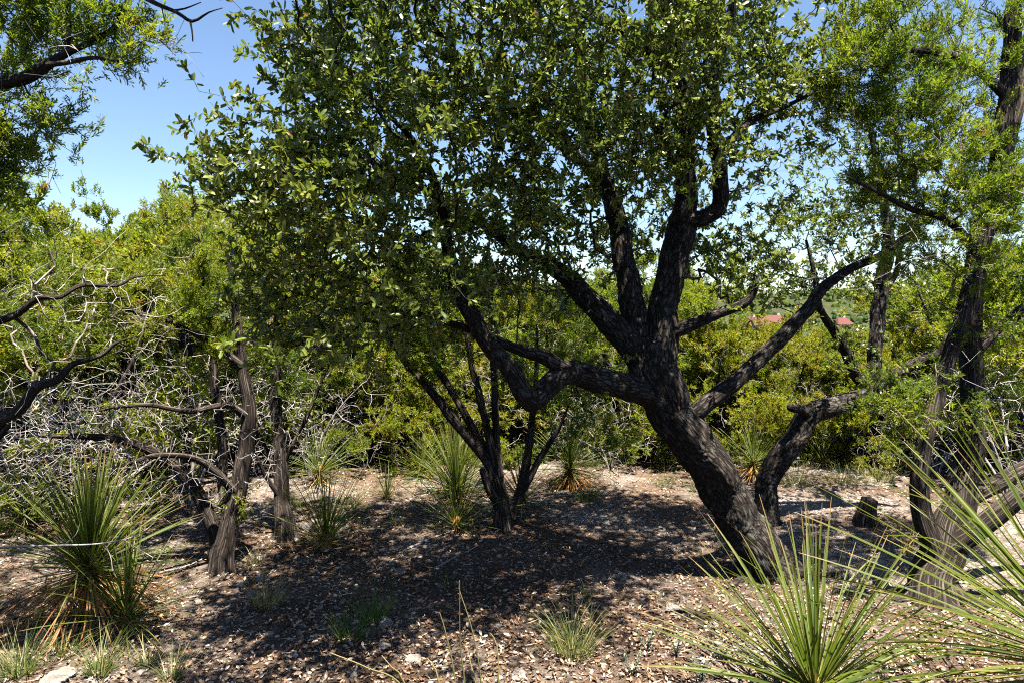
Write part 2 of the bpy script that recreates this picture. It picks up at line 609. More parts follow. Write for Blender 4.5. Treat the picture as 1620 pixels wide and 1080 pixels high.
def wood_radii(g, r0=.0013, p=2.2, cap=.75):
    n, n0 = len(g['pos']), g['n0']
    acc = np.zeros(n)
    main = np.full(n, -1)
    best = np.zeros(n)
    for i in range(n - 1, n0 - 1, -1):
        if acc[i] == 0:
            acc[i] = r0 ** p
        q = g['par'][i]
        acc[q] += acc[i]
        if acc[i] > best[q]:
            best[q] = acc[i]
            main[q] = i
    r = acc ** (1 / p)
    for i in range(n0, n):
        q = g['par'][i]
        lim = g['R0'][q] * cap if q < n0 else r[q]
        r[i] = min(r[i], max(lim, r0))
    r[:n0] = g['R0']
    g['r'], g['main'] = r, main
    return g


def wood_batch(g, rng, b=None, vary=(.2, .8), rmin=0.0):
    b = b or Batch()
    n0 = g['n0']
    idx = np.arange(n0, len(g['pos']))
    par = g['par'][idx]
    e = unit(g['pos'][idx] - g['pos'][par])
    nd = g['dir'].copy()
    hm = g['main'] >= 0
    nd[hm] = unit(nd[hm] + g['dir'][g['main'][hm]])
    ismain = (g['main'][par] == idx) & (par >= n0)
    d0 = np.where(ismain[:, None], nd[par], e)
    r0 = np.where(ismain, g['r'][par], g['r'][idx])
    d1, r1 = nd[idx], g['r'][idx]
    ref = np.array([.83, .31, -.46])
    tone = np.clip(rng.uniform(vary[0], vary[1], len(idx)) + .12 * rng.normal(size=len(idx)), 0, 1)
    for lo, hi, k in ((0, .0035, 3), (.0035, .012, 5), (.012, 1, 8)):
        s = (r1 >= lo) & (r1 < hi) & (r1 >= rmin)
        if not s.any():
            continue
        a = np.arange(k) / k * 2 * np.pi
        rings = []
        for D, R, C in ((d0[s], r0[s], g['pos'][par[s]]), (d1[s], r1[s], g['pos'][idx[s]])):
            u = unit(np.cross(D, ref))
            w = np.cross(D, u)
            rings.append(C[:, None] + R[:, None, None] * (np.cos(a)[None, :, None] * u[:, None] + np.sin(a)[None, :, None] * w[:, None]))
        V = np.concatenate(rings, 1).reshape(-1, 3)
        jj = np.arange(k)
        q = np.stack([jj, (jj + 1) % k, k + (jj + 1) % k, k + jj], -1)
        m = int(s.sum())
        q = (q[None] + (np.arange(m) * 2 * k)[:, None, None]).reshape(-1, 4)
        b.add(V, [q], var=np.repeat(tone[s], 2 * k))
    return b


def clusters(blobs, rad, per, rng, flat=.7, shell=.55):
    """attractors in clumps inside ellipsoids. blob: (centre xyz, (rx, ry, rz), clumps)"""
    out, cid = [], []
    c = 0
    for cen, rr, n in blobs:
        for _ in range(n):
            d = rng.normal(size=3)
            d /= np.linalg.norm(d)
            q = np.asarray(cen) + d * np.asarray(rr) * rng.uniform(0, 1) ** (1 / 3 * (1 - shell) + .08)
            m = max(3, int(per * rng.uniform(.6, 1.4)))
            x = rng.normal(size=(m, 3)) * [rad, rad, rad * flat] * .6 * rng.uniform(.7, 1.3)
            out.append(q + x)
            cid.append(np.full(m, c))
            c += 1
    return np.vstack(out), np.concatenate(cid)


# leaf templates: y along, x across, z up
def oak_leaf_template(fold=.22, curl=.12):
    ys = [0, .24, .76, 1.0]
    ws = [0, .15, .165, 0]
    V = [(0, 0, 0)]
    for y, w in zip(ys[1:3], ws[1:3]):
        zc = -curl * (y - .3) ** 2 * 2
        V += [(-w, y, zc + fold * w), (0, y, zc), (w, y, zc + fold * w)]
    V.append((0, 1, -curl))
    Fc3 = [(0, 2, 1), (0, 3, 2), (4, 5, 7), (5, 6, 7)]
    Fc4 = [(1, 2, 5, 4), (2, 3, 6, 5)]
    return np.array(V), [Fc3, Fc4]


def spray_template(nb, wid, rng, seedling=.38):
    """a juniper spray: scale-covered branchlets set round a short axis"""
    V, Q = [], []

    def blade(p, d, L, w):
        d = d / np.linalg.norm(d)
        s = np.cross(d, rng.normal(size=3))
        s /= np.linalg.norm(s)
        k = len(V)
        V.extend([p, p + d * L * .55 + s * w / 2, p + d * L, p + d * L * .55 - s * w / 2])
        Q.append((k, k + 1, k + 2, k + 3))
    blade(np.zeros(3), np.array([0, 1, 0.]), 1.0, wid)
    for i in range(nb):
        y = .08 + .8 * i / nb
        a = i * 2.4 + rng.normal() * .3
        d = np.array([math.cos(a) * .75, .9, math.sin(a) * .75]) + rng.normal(size=3) * .15
        blade(np.array([0, y, 0]), d, seedling * (1.15 - .45 * y) * rng.uniform(.8, 1.2), wid)
    return np.array(V), [Q]


def put_leaves(b, T, faces, P, Dr, up, S, var):
    V, Fc = stamp(T, faces, frame_from(Dr, up), P, S)
    b.add(V, Fc, var=np.repeat(var, len(T)))


def P4(*rows):
    """rows (u, v, d, r) in photo pixels and metres -> (x, y, z, r)"""
    return np.array([[*at(u, v, d), r] for u, v, d, r in rows])


def blob(u, v, d, rx, ry, rz, n):
    return (at(u, v, d), (rx, ry, rz), n)


# ------------------------------------------------------------------ live oaks
OAKT, OAKF = oak_leaf_template()
OAKT2 = np.array([(0, 0, 0), (-.15, .25, .04), (.15, .25, .04), (-.165, .76, 0), (.165, .76, 0), (0, 1, -.1)])
OAKF2 = [[(0, 2, 1), (3, 4, 5)], [(1, 2, 4, 3)]]


def oak_tree(root, trunkK, limbs, blobs, rng, per=11, tipleaves=10, size=(.030, .048), singles=0, crad=.17, dead=None, roots=(), trunk_sides=110):
    trunkK[0, 2] = float(gh(*trunkK[0, :2])) - .12
    me, S0 = limb_mesh('trunk', trunkK, M_OAKBARK, trunk_sides, .010, .20, flare=.5, seed=int(rng.integers(99)))
    link('trunk', me, root)
    skel = []
    for K in limbs:
        r = max(k[3] for k in K)
        me, S = limb_mesh('limb', K, M_OAKBARK, 36 if r > .05 else 16, .016, .20, seed=int(rng.integers(99)))
        link('limb', me, root)
        skel.append(S[len(S) // 5:])
    for K in roots:
        me, S = limb_mesh('root', K, M_OAKBARK, 12, .03, .15, seed=int(rng.integers(99)))
        link('root', me, root)
    skel = [S0[-6:]] + skel
    att, cid = clusters(blobs, crad, per, rng)
    g = wood_radii(grow(skel, att, .30, .085, .28, rng), .0011, 2.25)
    wb = wood_batch(g, rng)
    if dead is not None:
        a2, _ = clusters(dead, .22, 5, rng)
        g2 = wood_radii(grow(skel, a2, .5, .06, .35, rng), .0013, 2.4)
        wood_batch(g2, rng, wb, (.5, 1.0))
    link('branchwork', wb.mesh('branchwork', M_TWIG_OAK), root, kind='stuff')
    # leaves: rosettes at the tips and along the last shoots
    n0 = g['n0']
    tips = np.where(g['tip'])[0]
    thin = np.where((g['r'] < .0022) & (np.arange(len(g['r'])) >= n0))[0]
    pi = np.concatenate([np.repeat(tips, tipleaves), np.repeat(thin, 2)])
    m = len(pi)
    back = rng.uniform(0, 1, m)[:, None]
    pp = g['par'][pi]
    Pn = g['pos'][pi] * (1 - back) + g['pos'][pp] * back
    Dt = g['dir'][pi]
    Dr = unit(Dt * .55 + rand_unit(m, rng) * .85 + [0, 0, .12])
    up = unit(np.array([0, 0, .45]) + rand_unit(m, rng) * 1.0)
    Sz = rng.uniform(size[0], size[1], m) * np.where(rng.random(m) < .15, .65, 1)
    tone = rng.normal(.45, .2, m) + vnoise(Pn[:, 0] * 3.1, Pn[:, 1] * 3 + Pn[:, 2] * 3.3, 7) * .5
    tone = np.clip(tone, 0, .92)
    tone[rng.random(m) < .006] = 1.0
    crown = bpy.data.objects.new('crown', None)
    keep = np.ones(m, bool)
    singlesIdx = []
    if singles:
        d = Pn[:, 1]
        u = CU + Pn[:, 0] / d * F
        v = HV + (CZ - Pn[:, 2]) / d * F
        inside = (u > 10) & (u < 1610) & (v > 10) & (v < 1000)
        sc = np.where(inside, Sz / d, 0)
        # prefer leaves with few others in front of them
        cell = (np.floor(u / 14) * 1000 + np.floor(v / 14)).astype(int)
        o = np.lexsort((d, cell))
        first = np.zeros(m, bool)
        co = cell[o]
        first[o[np.concatenate([[True], co[1:] != co[:-1]])]] = True
        sc = np.where(first, sc, 0)
        singlesIdx = np.argsort(-sc)[:singles]
        keep[singlesIdx] = False
    b = Batch()
    dd = Pn[:, 1]
    vv = HV + (CZ - Pn[:, 2]) / dd * F
    fine = (dd < 3.35) & (vv > -20)
    high = vv < -45
    keep &= ~(high & (rng.random(m) < .55))
    Sz = np.where(high, Sz * 1.5, Sz)
    for sel, T, Fa in ((keep & fine, OAKT, OAKF), (keep & ~fine, OAKT2, OAKF2)):
        put_leaves(b, T, Fa, Pn[sel], Dr[sel], up[sel], Sz[sel], tone[sel])
    me = b.mesh('crown', M_OAKLEAF)
    crown = link('crown', me, root, kind='stuff')
    if singles:
        tv = [mesh_np('leaf', OAKT, OAKF, M_OAKLEAF, {'var': np.full(len(OAKT), t)}) for t in (.25, .4, .55, .7, .85)]
        Rm = frame_from(Dr, up)
        for i in singlesIdx:
            M4 = np.eye(4)
            M4[:3, :3] = Rm[i] * Sz[i]
            M4[:3, 3] = Pn[i]
            o = link('leaf', tv[min(4, int(tone[i] * 5))], crown)
            o.matrix_local = Matrix(M4.tolist())
    return m


# the leaning oak in the middle of the clearing
oak = thing('live_oak', 'large leaning live oak with dark furrowed trunk and spreading glossy crown over the clearing', 'tree')
trunk = P4((1226, 935, 4.22, .175), (1212, 900, 4.19, .155), (1196, 870, 4.17, .142), (1160, 800, 4.12, .136), (1112, 724, 4.06, .132), (1068, 660, 4.02, .132),
           (1040, 610, 3.98, .138), (1030, 570, 3.98, .12), (1028, 540, 3.99, .10))
limbs = [
    P4((1050, 632, 3.97, .09), (1005, 615, 3.9, .078), (950, 602, 3.8, .07), (900, 588, 3.72, .062), (866, 610, 3.65, .060), (838, 634, 3.58, .056), (812, 590, 3.53, .050),
       (765, 530, 3.48, .044), (735, 482, 3.44, .04), (716, 425, 3.42, .036), (706, 370, 3.4, .03), (690, 300, 3.35, .022), (655, 225, 3.25, .014), (600, 170, 3.15, .006)),
    P4((905, 590, 3.72, .05), (862, 566, 3.66, .04), (815, 552, 3.6, .03), (740, 520, 3.5, .02), (650, 495, 3.35, .014), (570, 480, 3.2, .007)),
    P4((1026, 590, 3.98, .085), (990, 540, 4.0, .082), (955, 500, 4.04, .072), (915, 455, 4.1, .062), (880, 428, 4.14, .052), (835, 405, 4.18, .04), (770, 360, 4.15, .028), (690, 310, 4.05, .016), (610, 270, 3.9, .008)),
    P4((1022, 580, 4.0, .09), (1006, 510, 4.05, .078), (996, 450, 4.09, .07), (984, 390, 4.12, .066), (972, 335, 4.16, .058), (955, 280, 4.2, .05), (938, 200, 4.25, .04), (925, 110, 4.28, .032), (905, 10, 4.3, .024), (880, -90, 4.3, .012)),
    P4((1040, 600, 3.98, .10), (1046, 540, 4.0, .096), (1053, 480, 4.03, .088), (1062, 420, 4.05, .084), (1076, 365, 4.04, .08), (1086, 325, 4.0, .068), (1084, 260, 3.96, .058), (1080, 190, 3.95, .054), (1078, 110, 3.93, .046), (1060, 35, 3.92, .04), (1030, -60, 3.9, .028), (990, -150, 3.85, .014)),
    P4((1080, 348, 4.02, .06), (1112, 346, 3.98, .048), (1140, 322, 3.95, .044), (1136, 262, 3.9, .04), (1128, 195, 3.86, .037), (1132, 120, 3.82, .033), (1146, 60, 3.8, .028), (1165, -25, 3.78, .02), (1180, -110, 3.75, .01)),
    P4((1080, 150, 3.94, .045), (1045, 98, 3.85, .035), (985, 48, 3.75, .028), (900, 15, 3.6, .018), (800, -20, 3.45, .009)),
    P4((962, 300, 4.19, .04), (920, 255, 4.05, .032), (865, 215, 3.85, .025), (800, 170, 3.6, .018), (720, 130, 3.4, .012), (640, 105, 3.25, .006)),
    P4((1086, 668, 4.02, .065), (1112, 642, 4.0, .052), (1165, 602, 4.05, .047), (1205, 562, 4.1, .046), (1240, 530, 4.15, .046), (1276, 492, 4.2, .04), (1300, 456, 4.25, .034), (1345, 426, 4.3, .028), (1390, 406, 4.38, .024), (1432, 374, 4.45, .018), (1475, 340, 4.5, .008)),
    P4((1052, 530, 4.0, .05), (1098, 512, 3.95, .037), (1140, 495, 3.9, .031), (1176, 482, 3.86, .027), (1194, 462, 3.85, .018), (1200, 435, 3.88, .006)),
    P4((1140, 240, 3.9, .03), (1185, 195, 4.0, .022), (1240, 170, 4.1, .015), (1300, 140, 4.2, .008)),
]
roots = [P4((1230, 905, 4.2, .07), (1262, 908, 4.13, .05), (1300, 912, 4.15, .03), (1345, 905, 4.25, .012)),
         P4((1190, 915, 4.1, .06), (1160, 930, 4.0, .04), (1120, 945, 3.88, .02), (1085, 952, 3.8, .01))]
oblobs = [blob(470, 225, 3.05, .40, .42, .36, 30), blob(560, 315, 2.8, .40, .35, .30, 26), blob(430, 330, 3.1, .28, .3, .26, 13), blob(385, 245, 3.1, .2, .25, .18, 6),
          blob(620, 190, 3.0, .48, .5, .36, 30), blob(545, 80, 3.4, .34, .5, .36, 18), blob(700, 50, 3.3, .55, .6, .40, 34), blob(610, 440, 3.05, .36, .35, .24, 15),
          blob(470, 455, 3.3, .32, .3, .26, 15), blob(540, 525, 3.3, .42, .3, .12, 9), blob(760, 240, 3.2, .42, .5, .40, 28), blob(850, 110, 3.3, .55, .5, .36, 30),
          blob(985, 55, 3.3, .40, .5, .34, 18), blob(1000, 185, 3.7, .36, .45, .34, 15), blob(760, 410, 3.75, .42, .4, .26, 14), blob(850, 300, 3.9, .5, .5, .38, 20),
          blob(1110, 25, 3.0, .24, .25, .13, 8), blob(1190, 110, 4.2, .52, .5, .36, 24), blob(1235, 205, 4.5, .34, .4, .18, 8), blob(1165, 420, 4.7, .30, .4, .26, 12),
          blob(930, 440, 4.9, .5, .4, .26, 10), blob(1340, 380, 4.6, .30, .3, .16, 6), blob(400, 550, 2.55, .045, .05, .05, 1), blob(880, 600, 3.7, .3, .2, .08, 3), blob(660, 545, 3.45, .3, .25, .08, 6),
          blob(700, -150, 3.8, .9, .9, .34, 26), blob(1000, -150, 4.2, .9, .9, .36, 26), blob(600, -50, 3.7, .4, .6, .3, 12), blob(1200, -90, 4.4, .55, .6, .3, 12)]
odead = [blob(700, 250, 3.6, .6, .4, .5, 12), blob(1050, 150, 4.0, .4, .3, .4, 8), blob(870, 400, 4.0, .5, .4, .3, 14), blob(1150, 300, 3.9, .35, .3, .35, 10), blob(780, 470, 3.6, .4, .3, .2, 10), blob(620, 520, 3.4, .4, .3, .12, 8), blob(950, 250, 4.0, .4, .4, .4, 10)]
oblobs += [blob(900, 230, 3.5, .5, .4, .4, 20), blob(700, 330, 3.5, .5, .4, .34, 22), blob(1080, 130, 4.5, .6, .5, .45, 26), blob(1250, 60, 4.3, .4, .4, .34, 16), blob(560, 190, 3.9, .5, .4, .4, 18), blob(800, 60, 4.3, .9, .4, .5, 30),
           blob(1000, 300, 5.0, .6, .4, .4, 16), blob(880, 360, 4.9, .6, .4, .3, 14), blob(340, 215, 3.15, .10, .1, .06, 2), blob(325, 285, 3.1, .09, .1, .06, 2), blob(1010, 60, 5.2, .9, .4, .5, 22), blob(480, 390, 3.6, .35, .3, .3, 14),
           blob(1185, 430, 3.9, .13, .13, .11, 5), blob(560, -90, 2.75, .55, .35, .22, 14), blob(820, -80, 2.7, .6, .35, .22, 16), blob(1040, -60, 2.9, .4, .4, .2, 10), blob(1220, 20, 4.0, .4, .4, .3, 12)]
oblobs += [((-.5, 2.2, 3.25), (.55, .5, .22), 20), ((.25, 2.4, 3.3), (.5, .45, .22), 14), ((-1.15, 2.45, 3.25), (.4, .4, .2), 12), ((-.3, 2.7, 3.3), (.6, .4, .2), 12), ((-.9, 3.3, 3.9), (.8, .6, .25), 14), ((.6, 3.4, 4.1), (.9, .7, .3), 16), ((1.2, 4.6, 4.0), (.8, .7, .3), 12), ((-.2, 4.6, 4.2), (.9, .7, .3), 14)]
oblobs += [((.1, 3.4, 3.9), (.8, .6, .35), 22), ((.9, 3.5, 4.1), (.8, .6, .4), 24), ((1.5, 4.2, 4.0), (.7, .7, .45), 20), ((.4, 4.6, 4.4), (1.0, .7, .4), 22), ((-.5, 3.9, 4.1), (.7, .6, .35), 14), ((1.0, 2.7, 3.5), (.6, .4, .25), 14)]
oblobs += [blob(955, 250, 3.75, .26, .2, .28, 12), blob(1040, 215, 3.6, .26, .2, .26, 12), blob(1105, 255, 3.75, .2, .2, .2, 7), blob(1160, 190, 3.85, .3, .25, .26, 12), blob(900, 335, 3.8, .28, .2, .2, 10), blob(1060, 95, 3.6, .36, .25, .24, 12),
           blob(1010, 370, 5.0, .35, .3, .2, 8), blob(1130, 370, 5.0, .35, .3, .3, 12), blob(1200, 290, 4.6, .25, .3, .2, 7), blob(830, 420, 4.0, .35, .25, .16, 9), blob(490, 45, 3.6, .26, .35, .28, 14), blob(690, 440, 3.3, .25, .2, .16, 7), blob(1260, 120, 4.4, .3, .3, .3, 10)]
nl = oak_tree(oak, trunk, limbs, oblobs, np.random.default_rng(21), singles=300, dead=odead, roots=roots)
print('oak leaves', nl)

# the crooked smaller oak behind it
oak2 = thing('live_oak', 'smaller crooked live oak with bent lichened trunk rising behind the leaning oak', 'tree')
trunk2 = P4((1212, 838, 5.14, .105), (1213, 800, 5.16, .085), (1214, 765, 5.2, .082), (1228, 728, 5.2, .084), (1262, 690, 5.25, .086), (1284, 655, 5.3, .084), (1322, 640, 5.35, .074), (1366, 628, 5.4, .068))
limbs2 = [P4((1350, 634, 5.38, .066), (1376, 610, 5.42, .06), (1384, 565, 5.45, .055), (1389, 500, 5.5, .058), (1396, 440, 5.5, .053), (1406, 392, 5.5, .045), (1400, 330, 5.5, .035), (1385, 250, 5.45, .022), (1370, 180, 5.4, .01)),
          P4((1372, 612, 5.42, .045), (1355, 596, 5.4, .042), (1340, 560, 5.35, .04), (1320, 525, 5.3, .036), (1298, 490, 5.25, .028), (1290, 440, 5.25, .02), (1275, 380, 5.25, .01)),
          P4((1362, 630, 5.4, .06), (1400, 606, 5.35, .05), (1449, 574, 5.3, .04), (1480, 560, 5.25, .028), (1510, 520, 5.2, .012)),
          P4((1280, 662, 5.28, .05), (1268, 648, 5.2, .04), (1250, 644, 5.1, .03)),
          P4((1400, 460, 5.5, .03), (1418, 430, 5.5, .024), (1425, 390, 5.5, .016), (1450, 340, 5.5, .008))]
b2 = [blob(1330, 290, 5.8, .5, .4, .4, 20), blob(1460, 330, 6.0, .5, .4, .4, 16), blob(1250, 330, 5.8, .3, .3, .3, 10), blob(1290, 470, 5.6, .3, .3, .12, 6), blob(1170, 390, 5.8, .3, .3, .25, 10), blob(1290, 370, 5.4, .42, .5, .34, 22), blob(1380, 330, 5.5, .5, .5, .36, 24), blob(1230, 440, 5.6, .35, .4, .26, 12), blob(1330, 450, 5.3, .36, .3, .22, 10),
      blob(1450, 420, 5.6, .4, .4, .3, 10), blob(1420, 250, 5.6, .45, .45, .3, 12), blob(1340, 540, 5.2, .2, .2, .14, 4), blob(1420, 590, 5.2, .3, .2, .15, 6)]
oak_tree(oak2, trunk2, limbs2, b2, np.random.default_rng(22), per=9, tipleaves=9, size=(.026, .042), crad=.16, trunk_sides=44)

# ------------------------------------------------------------------ junipers
srng = np.random.default_rng(3)
SPRAY = [spray_template(11, .085, srng, .34) for _ in range(3)]
SPRAY_FAR = [spray_template(8, .13, srng, .38) for _ in range(3)]


def juniper(root, stems, blobs, rng, per=7, sprays=10, size=(.05, .085), crad=.10, dead=None, deadper=5, far=False, tone0=.5, drop=None):
    skel = []
    if not far:
        stems[0][0, 2] = float(gh(*stems[0][0, :2])) - .12
    for i, K in enumerate(stems):
        r = max(k[3] for k in K)
        me, S = limb_mesh('trunk' if i == 0 else 'stem', K, M_JBARK, (30 if r > .05 else 14) if not far else 10, .025 if not far else .06, .22, flare=.55 if i == 0 else 0, style='j', seed=int(rng.integers(99)))
        link('trunk' if i == 0 else 'stem', me, root)
        skel.append(S[len(S) // 6:] if i else S[len(S) // 3:])
    if not far:
        bx, by, br = stems[0][1][0], stems[0][1][1], stems[0][1][3]
        for k in range(6):
            a = k * 1.05 + rng.uniform(-.4, .4)
            rows = []
            for t, rr in ((0, .42), (1.0, .36), (1.9, .24), (3.0, .10)):
                q = (bx + math.cos(a + .15 * t) * br * t * 1.1, by + math.sin(a + .15 * t) * br * t * 1.1)
                rows.append([*q, float(gh(*q)) + (br * 1.5 * (1 - t) if t < 1 else br * .12 - .02 * (t - 1)), br * rr])
            me, _ = limb_mesh('root', np.array(rows), M_JBARK, 10, .02, .25, style='j', seed=int(rng.integers(99)))
            link('root', me, root)
    att, cid = clusters(blobs, crad, per, rng, flat=.9)
    g = wood_radii(grow(skel, att, .22, .10, .2, rng, sag=.06), .0016, 2.3, .6)
    wb = wood_batch(g, rng, None, (.3, .9))
    link('branchwork', wb.mesh('branchwork', M_TWIG_J), root, kind='stuff')
    if dead:
        a2, _ = clusters(dead, .26, deadper, rng)
        g2 = wood_radii(grow(skel, a2, .22, .08, .11, rng, sag=.04), .0010 if not far else .0014, 2.4, .5)
        db = wood_batch(g2, rng, None, (.25, 1.0))
        link('dead_branchwork', db.mesh('dead_branchwork', M_TWIG_DEAD), root, kind='stuff')
    tips = np.where(g['tip'])[0]
    pi = np.repeat(tips, sprays)
    m = len(pi)
    off = np.abs(rng.normal(size=m)) * .06
    Dt = unit(g['dir'][pi] + rand_unit(m, rng) * .35)
    cen = np.mean([np.asarray(b[0]) for b in blobs], axis=0)
    outw = unit(g['pos'][pi] - cen)
    Pn = g['pos'][pi] - g['dir'][pi] * off[:, None] + rng.normal(size=(m, 3)) * .014
    Dr = unit(Dt * .55 + outw * .3 + rand_unit(m, rng) * .55 + [0, 0, .3])
    Sz = rng.uniform(size[0], size[1], m)
    tone = tone0 + .11 * rng.normal(size=m) + np.repeat(rng.normal(size=len(tips)) * .13, sprays) + vnoise(Pn[:, 0] * 2.3 + 9, Pn[:, 1] * 2.3 + Pn[:, 2] * 2.7, 8) * .55
    tone = np.clip(tone, 0, .93)
    tone[rng.random(m) < .006] = 1
    b = Batch()
    T = SPRAY_FAR if far else SPRAY
    for k in range(3):
        s = np.arange(m) % 3 == k
        put_leaves(b, T[k][0], T[k][1], Pn[s], Dr[s], rand_unit(int(s.sum()), rng), Sz[s], tone[s])
    link('crown', b.mesh('crown', M_JUNI, smooth=False), root, kind='stuff')
    return m


JL = 'juniper'
# right of the oak: dark multi-stemmed juniper with a low sprawling limb
jr = thing('juniper_tree', 'tall dark forked juniper with shredding bark and a low sprawling limb', 'tree')
juniper(jr, [
    P4((1476, 950, 3.82, .14), (1480, 920, 3.86, .115), (1486, 880, 3.88, .105), (1502, 835, 3.9, .09), (1524, 775, 3.92, .078), (1536, 700, 3.95, .07), (1539, 600, 3.98, .062), (1536, 480, 4.0, .056), (1550, 385, 4.0, .054), (1574, 300, 4.0, .05), (1590, 190, 4.0, .05), (1600, 80, 4.0, .045), (1607, -40, 4.0, .035), (1612, -150, 4.0, .02)),
    P4((1484, 895, 3.87, .07), (1466, 830, 3.84, .056), (1456, 780, 3.82, .05), (1456, 730, 3.82, .046), (1466, 680, 3.82, .044), (1488, 610, 3.85, .043), (1510, 540, 3.88, .04), (1532, 460, 3.92, .036), (1548, 400, 3.96, .03)),
    P4((1490, 872, 3.86, .075), (1525, 850, 3.8, .06), (1570, 815, 3.75, .052), (1625, 775, 3.7, .045), (1700, 725, 3.65, .035), (1780, 700, 3.6, .02)),
    P4((1526, 790, 3.92, .05), (1570, 765, 3.95, .045), (1630, 735, 4.0, .04), (1720, 690, 4.05, .02)),
    P4((1552, 378, 4.0, .045), (1590, 320, 4.0, .036), (1630, 270, 4.0, .03), (1680, 200, 4.0, .02)),
    P4((1578, 290, 4.0, .04), (1602, 200, 4.05, .04), (1625, 100, 4.1, .035), (1640, -20, 4.1, .02)),
    P4((1540, 560, 3.98, .035), (1580, 520, 3.98, .03), (1640, 470, 3.98, .022), (1700, 420, 3.98, .012)),
    P4((1545, 400, 3.98, .03), (1500, 350, 3.9, .022), (1440, 330, 3.8, .016), (1380, 300, 3.7, .01), (1340, 280, 3.65, .006)),
    P4((1590, 150, 4.0, .03), (1530, 100, 3.9, .022), (1450, 80, 3.8, .016), (1380, 95, 3.7, .008)),
], [blob(1520, 360, 3.75, .3, .2, .2, 10), blob(1590, 250, 3.8, .22, .2, .3, 9), blob(1560, 480, 3.8, .2, .2, .2, 6), blob(1360, 160, 4.0, .26, .3, .3, 14), blob(1550, 200, 4.3, .4, .3, .4, 18), blob(1470, 20, 4.2, .5, .3, .3, 14), blob(1610, 330, 4.4, .35, .3, .4, 14), blob(1400, 60, 3.7, .32, .35, .26, 22), blob(1480, 140, 3.8, .40, .35, .28, 22), blob(1420, 210, 3.8, .32, .3, .22, 15), blob(1560, 60, 3.9, .35, .4, .28, 15), blob(1500, 280, 3.8, .36, .35, .22, 14),
    blob(1400, 310, 4.0, .26, .3, .16, 8), blob(1600, 420, 4.0, .25, .3, .3, 8), blob(1480, 400, 3.9, .25, .25, .2, 7), blob(1420, 625, 3.7, .16, .15, .16, 7), blob(1440, 700, 3.6, .08, .1, .12, 3), blob(1545, 660, 3.85, .1, .1, .08, 3), blob(1590, 590, 4.2, .3, .3, .2, 7),
    blob(1480, -100, 3.9, .7, .6, .25, 18), blob(1680, 200, 4.1, .4, .4, .5, 10)],
    np.random.default_rng(31), per=7, sprays=8, dead=[blob(1480, 300, 3.8, .45, .3, .5, 16), blob(1580, 500, 3.9, .3, .3, .5, 16), blob(1590, 680, 4.1, .35, .4, .25, 16), blob(1440, 400, 3.9, .4, .2, .2, 10)], deadper=6, tone0=.34)

# middle: fan of dark stems under the oak
jm = thing('juniper_tree', 'juniper with a fan of thin dark bare stems in the shade under the leaning oak', 'tree')
juniper(jm, [
    P4((797, 850, 4.9, .075), (796, 825, 4.95, .062), (792, 790, 4.97, .056), (784, 755, 4.98, .05), (768, 725, 4.98, .042), (735, 685, 4.98, .037), (700, 640, 4.98, .033), (665, 598, 4.98, .029), (640, 568, 4.98, .025), (600, 500, 4.9, .018), (570, 430, 4.9, .008)),
    P4((782, 750, 4.98, .035), (768, 712, 5.0, .032), (742, 665, 5.02, .028), (712, 615, 5.05, .025), (682, 570, 5.05, .021), (650, 510, 5.05, .014), (620, 440, 5., .007)),
    P4((788, 760, 4.97, .036), (776, 700, 4.95, .03), (764, 650, 4.95, .027), (752, 600, 4.95, .025), (742, 550, 4.95, .02), (735, 470, 4.95, .01)),
    P4((790, 755, 4.97, .034), (786, 700, 5.0, .028), (783, 640, 5.0, .025), (780, 570, 5.0, .022), (776, 500, 5.0, .015), (780, 420, 5., .007)),
    P4((752, 705, 4.98, .02), (735, 650, 5.1, .016), (700, 590, 5.15, .014), (670, 550, 5.15, .009)),
    P4((808, 822, 5.1, .05), (820, 790, 5.15, .04), (828, 755, 5.2, .036), (838, 700, 5.2, .03), (843, 650, 5.2, .025), (848, 590, 5.2, .018), (850, 520, 5.2, .008)),
    P4((822, 785, 5.15, .03), (846, 740, 5.15, .026), (866, 705, 5.15, .022), (885, 675, 5.15, .014), (900, 640, 5.15, .007)),
    P4((792, 800, 4.96, .035), (775, 775, 4.9, .03), (765, 745, 4.88, .026), (762, 740, 4.88, .018)),
], [blob(650, 530, 4.9, .40, .3, .16, 16), blob(760, 490, 5.0, .45, .3, .28, 22), blob(700, 560, 5.0, .3, .25, .12, 8), blob(830, 560, 5.3, .3, .25, .14, 9), blob(930, 520, 5.5, .35, .3, .2, 10), blob(890, 650, 5.3, .24, .2, .22, 8), blob(960, 690, 5.6, .25, .2, .2, 7), blob(860, 500, 5.2, .3, .3, .2, 8), blob(590, 440, 4.9, .3, .3, .25, 8)],
    np.random.default_rng(32), per=6, sprays=9, dead=[blob(760, 640, 5.1, .4, .3, .25, 9), blob(700, 560, 5.0, .4, .3, .2, 8)], tone0=.32)

